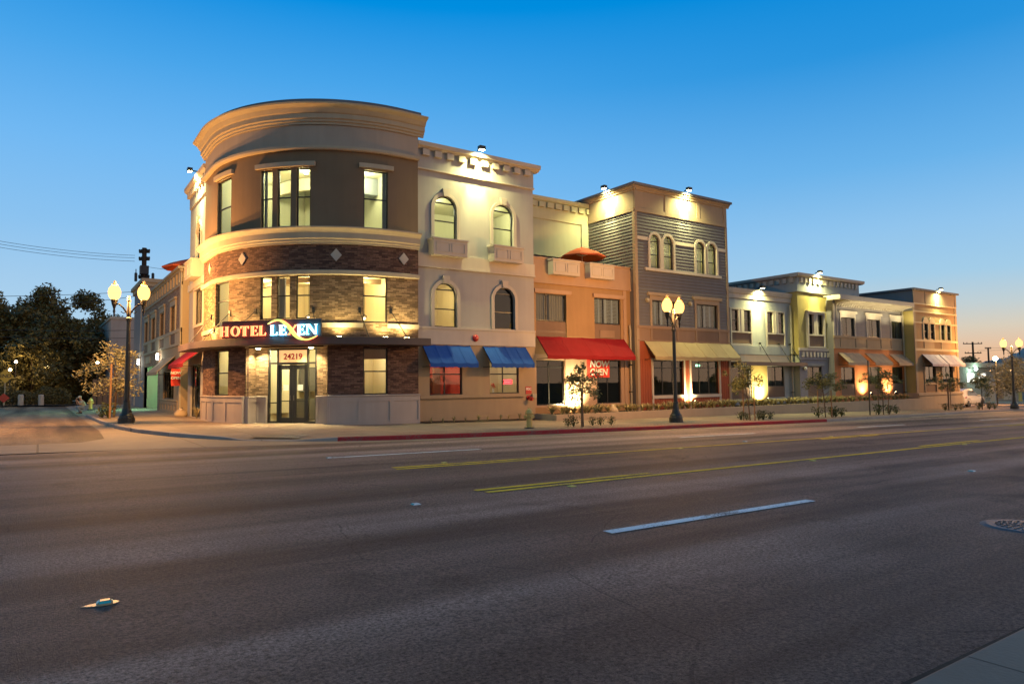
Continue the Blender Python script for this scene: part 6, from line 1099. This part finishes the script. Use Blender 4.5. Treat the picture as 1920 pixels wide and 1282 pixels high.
# the big stud in the foreground on its smear of adhesive
z = gz(.43)+.005; o = empty('road_marker', (.43, 6.38, z), 'foreground road stud with a cyan reflector on a leaf shaped pad', 'road stud', 'raised studs in the road'); f = Pl((.45, 6.38, z), (.995, -.08, 0), (-.08, -.995, 0))
lf = [(-.15, .012), (-.10, -.02), (-.03, -.05), (.04, -.062), (.10, -.05), (.125, -.012), (.11, .03), (.06, .058), (0, .066), (-.07, .052), (-.12, .032)]
part(o, 'pad', 'marker', lambda q: q.rings([[f.pt(u*1.0, v_, 0) for u, v_ in lf], [f.pt(u*.94, v_*.88, .004) for u, v_ in lf]])); part(o, 'body', 'marker', lambda q: q.rings([[f.pt(.02+u*k, v_*k, h) for u, v_ in ((-.055, -.05), (.055, -.05), (.055, .05), (-.055, .05))] for k, h in ((1, .004), (.97, .012), (.6, .030))])); part(o, 'reflector', 'ref', lambda q: (q.rings([[f.pt(-.036, v_, .012), f.pt(-.015, v_*.75, .0295), f.pt(-.018, v_*.75, .0305), f.pt(-.039, v_, .013)] for v_ in (-.042, .042)]), q.rings([[f.pt(u, .0505, .012), f.pt(u, .034, .0275), f.pt(u, .036, .0285), f.pt(u, .053, .013)] for u in (-.02, .06)])))
o = empty('manhole_cover', (10.15, 3.5, gz(10.1)), 'round cast iron manhole cover with raised studs at the right edge', 'manhole cover'); z = gz(10.15)+.006
part(o, 'ring', 'iron', lambda q: q.lathe((10.15, 3.5, z), [(.33, .012), (.40, .012), (.46, .0), (.47, -.002)], 40)); 
part(o, 'lid', 'iron', lambda q: (q.lathe((10.15, 3.5, z), [(.001, .008), (.31, .008), (.32, .002)], 40), [q.box(10.15+r*cos(a)-.022, 10.15+r*cos(a)+.022, 3.5+r*sin(a)-.012, 3.5+r*sin(a)+.012, z+.006, z+.02) for r in (.06, .12, .18, .24, .29) for a in [2*pi*k/int(r*70+2) for k in range(int(r*70+2))]]))
# sandbags
for x, y, z, l in ((6.6, 42.6, .03, 'slumped sandbag, the left one of the pair by the side street door'), (6.45, 41.4, .03, 'slumped sandbag, the right one of the pair by the side street door'), (25.1, 27.0, .05, 'small sandbag in the raised bed below the red banner')):
    o = empty('sandbag', (x, y, z), l, 'sandbag', 'sandbags'); part(o, 'sack', 'sand', lambda q: q.rings([[(x+(r*1.15+.03*sin(3*a))*cos(a)*.27, y+r*sin(a)*.25, z+h*.85+.02*sin(2*a)) for a in [2*pi*k/14 for k in range(14)]] for r, h in ((.9, 0), (1.1, .10), (1.05, .22), (.8, .34), (.45, .43), (.2, .47), (.27, .54))]), smooth=True); part(o, 'tie', 'wlet', lambda q: q.lathe((x, y, z+.39), [(.07, 0), (.085, .015), (.07, .03)], 10))

# ------------------------------------------------------------------ crouching person
def skinned(name, verts, edges, radii, mat, parent=None, root=0, lev=2):
    me = bpy.data.meshes.new(name); me.from_pydata(verts, edges, []); o = bpy.data.objects.new(name, me); COL.objects.link(o); me.materials.append(M[mat])
    md = o.modifiers.new('skin', 'SKIN'); md.use_smooth_shade = True
    for i, r in enumerate(radii): me.skin_vertices[0].data[i].radius = (r, r)
    for i in range(len(verts)): me.skin_vertices[0].data[i].use_root = (i == root)
    if lev: o.modifiers.new('sub', 'SUBSURF').levels = lev; o.modifiers['sub'].render_levels = lev
    if parent is not None: o.parent = parent; o.matrix_parent_inverse = Matrix.Translation(-parent_origin(parent))
    return o
pe = empty('person', (0, 0, 0), 'person crouching at the kerb in a pale green shirt, jeans and a pale cap', 'person')
# local: x forward (towards the road, left in view), z up
bv = [(0, 0, .34), (.02, 0, .50), (.10, 0, .70), (.15, 0, .80), (.18, 0, .86), (.24, 0, .95), (.26, 0, 1.04)]; be = [(k, k+1) for k in range(6)]; brd = [.14, .13, .14, .10, .055, .085, .075]
def limb(pts, rad, fr_):
    b = len(bv); 
    for p, r in zip(pts, rad): bv.append(p); brd.append(r)
    be.append((fr_, b)); [be.append((b+k, b+k+1)) for k in range(len(pts)-1)]; return b+len(pts)-1
for s in (-1, 1):
    limb([(.06, s*.09, .34), (.42, s*.15, .46), (.20, s*.12, .10), (.20, s*.12, .045), (.36, s*.13, .03)], [.09, .07, .05, .04, .03], 0)
    w = limb([(.15, s*.17, .76), (.30, s*.24, .55), (.40, s*.12, .78), (.42, s*.10, .83)], [.06, .045, .032, .03], 3)
    for k in range(4): limb([(.45+.004*k, s*(.075+.014*k), .88-.004*k), (.44, s*(.06+.012*k), .915+.008*(k in (1, 2))), (.42, s*(.05+.012*k), .925)], [.009, .008, .007], w)
    limb([(.40, s*.075, .86), (.385, s*.06, .89)], [.010, .009], w)
body = skinned('body', bv, be, brd, 'skin', pe)
skinned('shirt', [(0, 0, .40), (.02, 0, .50), (.10, 0, .69), (.15, 0, .79)]+[p for s in (-1, 1) for p in ((.15, s*.17, .76), (.235, s*.21, .64))], [(0, 1), (1, 2), (2, 3), (3, 4), (4, 5), (3, 6), (6, 7)], [.165, .155, .165, .11, .08, .068, .08, .068], 'shirt', pe)
skinned('jeans', [(0, 0, .33)]+[p for s in (-1, 1) for p in ((.06, s*.09, .34), (.42, s*.15, .46), (.20, s*.12, .12))], [(0, 1), (1, 2), (2, 3), (0, 4), (4, 5), (5, 6)], [.155, .11, .088, .065, .11, .088, .065], 'jeans', pe)
part(pe, 'cap', 'cap', lambda q: (q.rings([[(.245+.10*r*cos(a), .095*r*sin(a), 1.02+h) for a in [2*pi*k/12 for k in range(12)]] for r, h in ((1.05, 0), (1.05, .04), (.85, .08), (.4, .105), (.05, .11))]), q.prism(Pl((.25, 0, 1.02), (1, 0, 0), (0, -1, 0)), [(.08, -.01), (.20, -.03), (.20, -.018), (.08, .005)], -.06, .06)))
part(pe, 'shoes', 'black', lambda q: [q.rings([[(.13, s*.12-.04, 0), (.13, s*.12+.04, 0), (.13, s*.12+.035, .08), (.13, s*.12-.035, .08)], [(.28, s*.125-.05, 0), (.28, s*.125+.05, 0), (.28, s*.125+.04, .07), (.28, s*.125-.04, .07)], [(.41, s*.13-.03, 0), (.41, s*.13+.03, 0), (.41, s*.13+.025, .04), (.41, s*.13-.025, .04)]]) for s in (-1, 1)])
part(pe, 'face', 'skin', lambda q: (q.prism(Pl((.33, 0, .985), (1, 0, 0), (0, -1, 0)), [(0, -.02), (.028, -.018), (.005, .025)], -.012, .012), [q.ball((.325, s*.03, 1.0), .010, 6, 5) for s in (-1, 1)], [q.ball((.245, s*.085, .985), .022, 7, 5, (1, .5, 1.4)) for s in (-1, 1)], q.box(.318, .328, -.022, .022, .945, .951)))
pe.location = (2.45, 53.2, .02); pe.rotation_euler = (0, 0, radians(195)); pe.scale = (1.02,)*3

# ------------------------------------------------------------------ parked car
ca = empty('parked_car', (0, 0, 0), 'white SUV parked past the tan end front, seen from behind', 'car')
ST = [(-.02, .42, .95, .70, .80), (.04, .36, 1.0, .86, .92), (.5, .30, 1.03, .93, .97), (1.4, .28, 1.02, .94, .98), (2.6, .28, 1.0, .94, .98), (3.5, .28, .98, .93, .97), (4.2, .30, .92, .90, .95), (4.62, .36, .80, .78, .86), (4.75, .44, .70, .55, .66)]
def cbody(q):
    q.rings([[(x, s*w, z) for s, w, z in ((1, wb_, zb), (1, wt, zb+.15), (1, wt, (zb+zt)/2), (1, wt*.985, zt-.08), (1, wt*.93, zt), (-1, wt*.93, zt), (-1, wt*.985, zt-.08), (-1, wt, (zb+zt)/2), (-1, wt, zb+.15), (-1, wb_, zb))] for x, zb, zt, wb_, wt in ST])
    q.rings([[(x, s*w, z) for s, w, z in ((1, w0, zb), (1, w1, zt-.06), (1, w1*.9, zt), (-1, w1*.9, zt), (-1, w1, zt-.06), (-1, w0, zb))] for x, zb, zt, w0, w1 in ((.10, .98, 1.15, .84, .78), (.55, .99, 1.52, .88, .68), (1.0, .99, 1.63, .89, .66), (1.9, .98, 1.67, .89, .67), (2.5, .97, 1.62, .89, .68), (3.0, .96, 1.36, .88, .74), (3.5, .94, 1.0, .86, .82))])
cb = part(ca, 'body', 'car', cbody)
for s in (-1, 1):
    SF = Pl((0, s*.83, 0), (1, 0, 0), (0, s, 0))
    for pol in ([(.95, 1.06), (1.5, 1.06), (1.5, 1.5), (1.25, 1.5)], [(1.56, 1.06), (2.35, 1.05), (2.35, 1.5), (1.56, 1.52)], [(2.41, 1.05), (3.1, 1.04), (2.55, 1.47), (2.41, 1.5)]):
        part(ca, 'side_window', 'carglass', lambda q: q.rings([[(u, s*(.885-(z-.98)*.27+d), z) for u, z in pol] for d in (.002, .018)]))
    for x in (.88, 3.78):
        w_ = part(ca, 'wheel', 'tyre', lambda q: q.rings([[(x+r*cos(a), s*y, .36+r*sin(a)) for a in [2*pi*k/22 for k in range(22)]] for r, y in ((.25, .74), (.35, .74), (.37, .80), (.37, .92), (.34, .97), (.26, .975))]))
        part(w_, 'rim', 'rim', lambda q: (q.rings([[(x+r*cos(a), s*y, .36+r*sin(a)) for a in [2*pi*k/18 for k in range(18)]] for r, y in ((.26, .96), (.24, .965), (.22, .93))]), [q.tube([(x, s*.962, .36), (x+.24*cos(a), s*.962, .36+.24*sin(a))], .022, 5) for a in [2*pi*k/5 for k in range(5)]]))
        part(ca, 'wheel_arch', 'black', lambda q: q.rings([[(x+r*cos(a), s*y, .36+r*sin(a)) for a in [pi*k/14 for k in range(15)]] for r, y in ((.38, .955), (.46, .985), (.47, .94))], closed=False, caps=False))
    part(ca, 'tail_light', 'tail', lambda q: q.rings([[(-.01, s*.45, .90), (.06, s*.86, .92), (.42, s*.965, .97), (.42, s*.985, .88), (.06, s*.90, .82), (-.03, s*.45, .84)], [(-.03, s*.45, .90), (.04, s*.88, .92), (.42, s*.985, .97), (.42, s*.997, .88), (.04, s*.92, .82), (-.05, s*.45, .84)]]))
    part(ca, 'mirror', 'car', lambda q: q.ball((3.0, s*1.03, 1.05), .09, 8, 6, (.8, 1.2, .8))); part(ca, 'door_handle', 'chrome', lambda q: [q.box(u, u+.18, s*.965-.02, s*.965+.02, .86, .89) for u in (1.45, 2.3)])
    part(ca, 'sill', 'black', lambda q: q.box(1.25, 3.35, s*.9-.05, s*.9+.07, .26, .38))
part(ca, 'rear_window', 'carglass', lambda q: q.rings([[(.10, .70, 1.06), (.10, -.70, 1.06), (.44, -.60, 1.46), (.44, .60, 1.46)], [(.06, .70, 1.07), (.06, -.70, 1.07), (.42, -.60, 1.48), (.42, .60, 1.48)]])); part(ca, 'bumper', 'black', lambda q: q.box(-.06, .3, -.8, .8, .32, .52)); part(ca, 'plate', 'wlet', lambda q: q.box(-.045, -.02, -.26, .26, .66, .80)); part(ca, 'roof_rail', 'chrome', lambda q: [q.tube([(.8, s*.60, 1.62), (1.1, s*.62, 1.70), (2.2, s*.62, 1.69), (2.45, s*.60, 1.63)], .022, 6) for s in (-1, 1)])
part(ca, 'exhaust', 'chrome', lambda q: [q.tube([(-.07, s*.55, .36), (.1, s*.55, .36)], .05, 8) for s in (-1, 1)])
ca.location = (67.9, 28.4, gz(70)+.16); ca.rotation_euler = (0, 0, radians(1)); ca.scale = (.98,)*3

# ------------------------------------------------------------------ beyond the parking lot
sh = empty('shed_building', (97, 41, -1.6), 'low flat roofed shed with lit windows behind the parked car', 'building'); Ys = 41.
def X_(px, Y=Ys): return at(px, 720, Y).x
z0 = gz(100)+.1; zt = at(1830, 681, Ys).z
def sfb(name, mat, *bx): return part(sh, name, mat, lambda q: [q.box(X_(a), X_(b), Ys-d, Ys+.05 if d < 5 else Ys, at((a+b)/2, y1, Ys).z, at((a+b)/2, y0, Ys).z) for a, b, y0, y1, d in bx])
part(sh, 'wall', 'shed', lambda q: q.box(X_(1770), X_(1912), Ys, Ys+14, z0-.5, zt)); part(sh, 'fascia', 'shedtrim', lambda q: q.box(X_(1765), X_(1874), Ys-.7, Ys, zt-.55, zt+.05))
part(sh, 'siding', 'shed', lambda q: [q.sweep(Fr(Ys), [(0, z0+.22*k), (.04, z0+.22*k), (.012, z0+.22*k+.22), (0, z0+.22*k+.22)], X_(1795), X_(1868)) for k in range(int((zt-.6-z0)/.22))])
for a, b, y0, y1 in ((1813, 1826, 700, 716), (1835, 1848, 700, 709)):
    w_ = sfb('window', 'shedtrim', (a-.8, b+.8, y0-.8, y1+.8, .06)); part(w_, 'pane', 'winlit', lambda q: q.box(X_(a), X_(b), Ys-.085, Ys-.06, at(a, y1, Ys).z, at(a, y0, Ys).z)); part(w_, 'mullion', 'shedtrim', lambda q: q.box(X_((a+b)/2)-.06, X_((a+b)/2)+.06, Ys-.1, Ys-.085, at(a, y1, Ys).z, at(a, y0, Ys).z))
dr = sfb('door_frame', 'whitetrim', (1853.5, 1864.5, 714.5, 754, .08)); part(dr, 'door', 'endband', lambda q: q.box(X_(1855), X_(1863), Ys-.12, Ys-.08, z0-.1, at(1859, 716.5, Ys).z)); sfb('meter_box', 'panel', (1802, 1810, 717, 730, .2))
part(sh, 'garage_door', 'shedtrim', lambda q: [q.box(X_(1880), X_(1894), Ys-.06, Ys-.0, z0+.42*k, z0+.42*k+.39) for k in range(8)]); part(sh, 'wall_vent', 'endtan', lambda q: [q.box(X_(1869), X_(1877.5), Ys-.07, Ys, z0+.2+.3*k, z0+.2+.3*k+.27) for k in range(10)])
v = at(1830, 692, Ys-.8); o = empty('security_light', v, 'glaring blue green security light on the shed eaves above the lit windows', 'lamp'); part(o, 'lamp_head', 'lensw', lambda q: q.ball(v, .2, sq=(1.2, .8, .8))); part(o, 'bracket', 'steel', lambda q: q.tube([v+Vector((0, .25, .1)), v+Vector((0, .8, .15))], .05, 6)); light('POINT', v+Vector((0, -.5, -.2)), 160, (.45, 1, .85), o, .1)
for x, px in ((0, 1912), (1, 1915.5)): 
    v = at(px, 752, 37); o = tag(part(None, 'bollard', 'hydrant', lambda q: q.lathe((v.x, 37, gz(100)), [(.1, 0), (.1, 1.35), (.08, 1.42), (.01, 1.45)], 10)), 'slim yellow bollard near the shed, %s' % ('left of the pair' if not x else 'right of the pair'), 'bollard', 'slim yellow bollards by the shed')
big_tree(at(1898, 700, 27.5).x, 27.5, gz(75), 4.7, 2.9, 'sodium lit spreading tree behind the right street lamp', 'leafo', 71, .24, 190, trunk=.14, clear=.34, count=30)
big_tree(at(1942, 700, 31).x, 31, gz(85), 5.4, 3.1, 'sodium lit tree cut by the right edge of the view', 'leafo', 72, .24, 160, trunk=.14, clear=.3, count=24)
big_tree(at(1815, 700, 62).x, 62, -2, 8.2, 4.0, 'dark bushy tree rising behind the shed roof', 'leafd', 73, .42, 95, trunk=.2, clear=.2, count=30); big_tree(at(1874, 700, 75).x, 75, -2, 7.0, 3.6, 'dark tree behind the shed beside the glowing globe', 'leafd', 74, .42, 80, trunk=.2, clear=.2, count=20)
big_tree(at(1800, 700, 80).x, 80, -2, 7.5, 4.0, 'dark tree peeking out beside the tan end front', 'leafd', 75, .42, 80, trunk=.2, clear=.2, count=20)
pole(1823.5, 641, 70, -2, 'utility pole with two long crossarms above the shed', ((.4, 2.2), (2.6, 1.9)), .2); pole(1852.5, 651, 78, -2, 'plain utility pole right of the double crossarm pole', ((.3, .8), (4.0, 1.0)), .2)
wirev(at(1835, 657, 72), at(1960, 648, 80), .4, 'wire running right from the double crossarm pole', .03); wirev(at(1853, 651.5, 78), at(1990, 652, 78), .2, 'wire running right from the plain utility pole', .03)
v = at(1866, 672, 30); o = empty('area_lamp', v, 'glowing amber globe lamp left of the sodium lit tree', 'lamp'); part(o, 'globe', 'bulb', lambda q: q.ball(v, .22)); part(o, 'post', 'post', lambda q: q.tube([(v.x, v.y, -1.5), (v.x, v.y, v.z-.3)], .07, 8)); light('POINT', v+Vector((0, -.5, 0)), 3000, (1, .5, .16), o, .2)
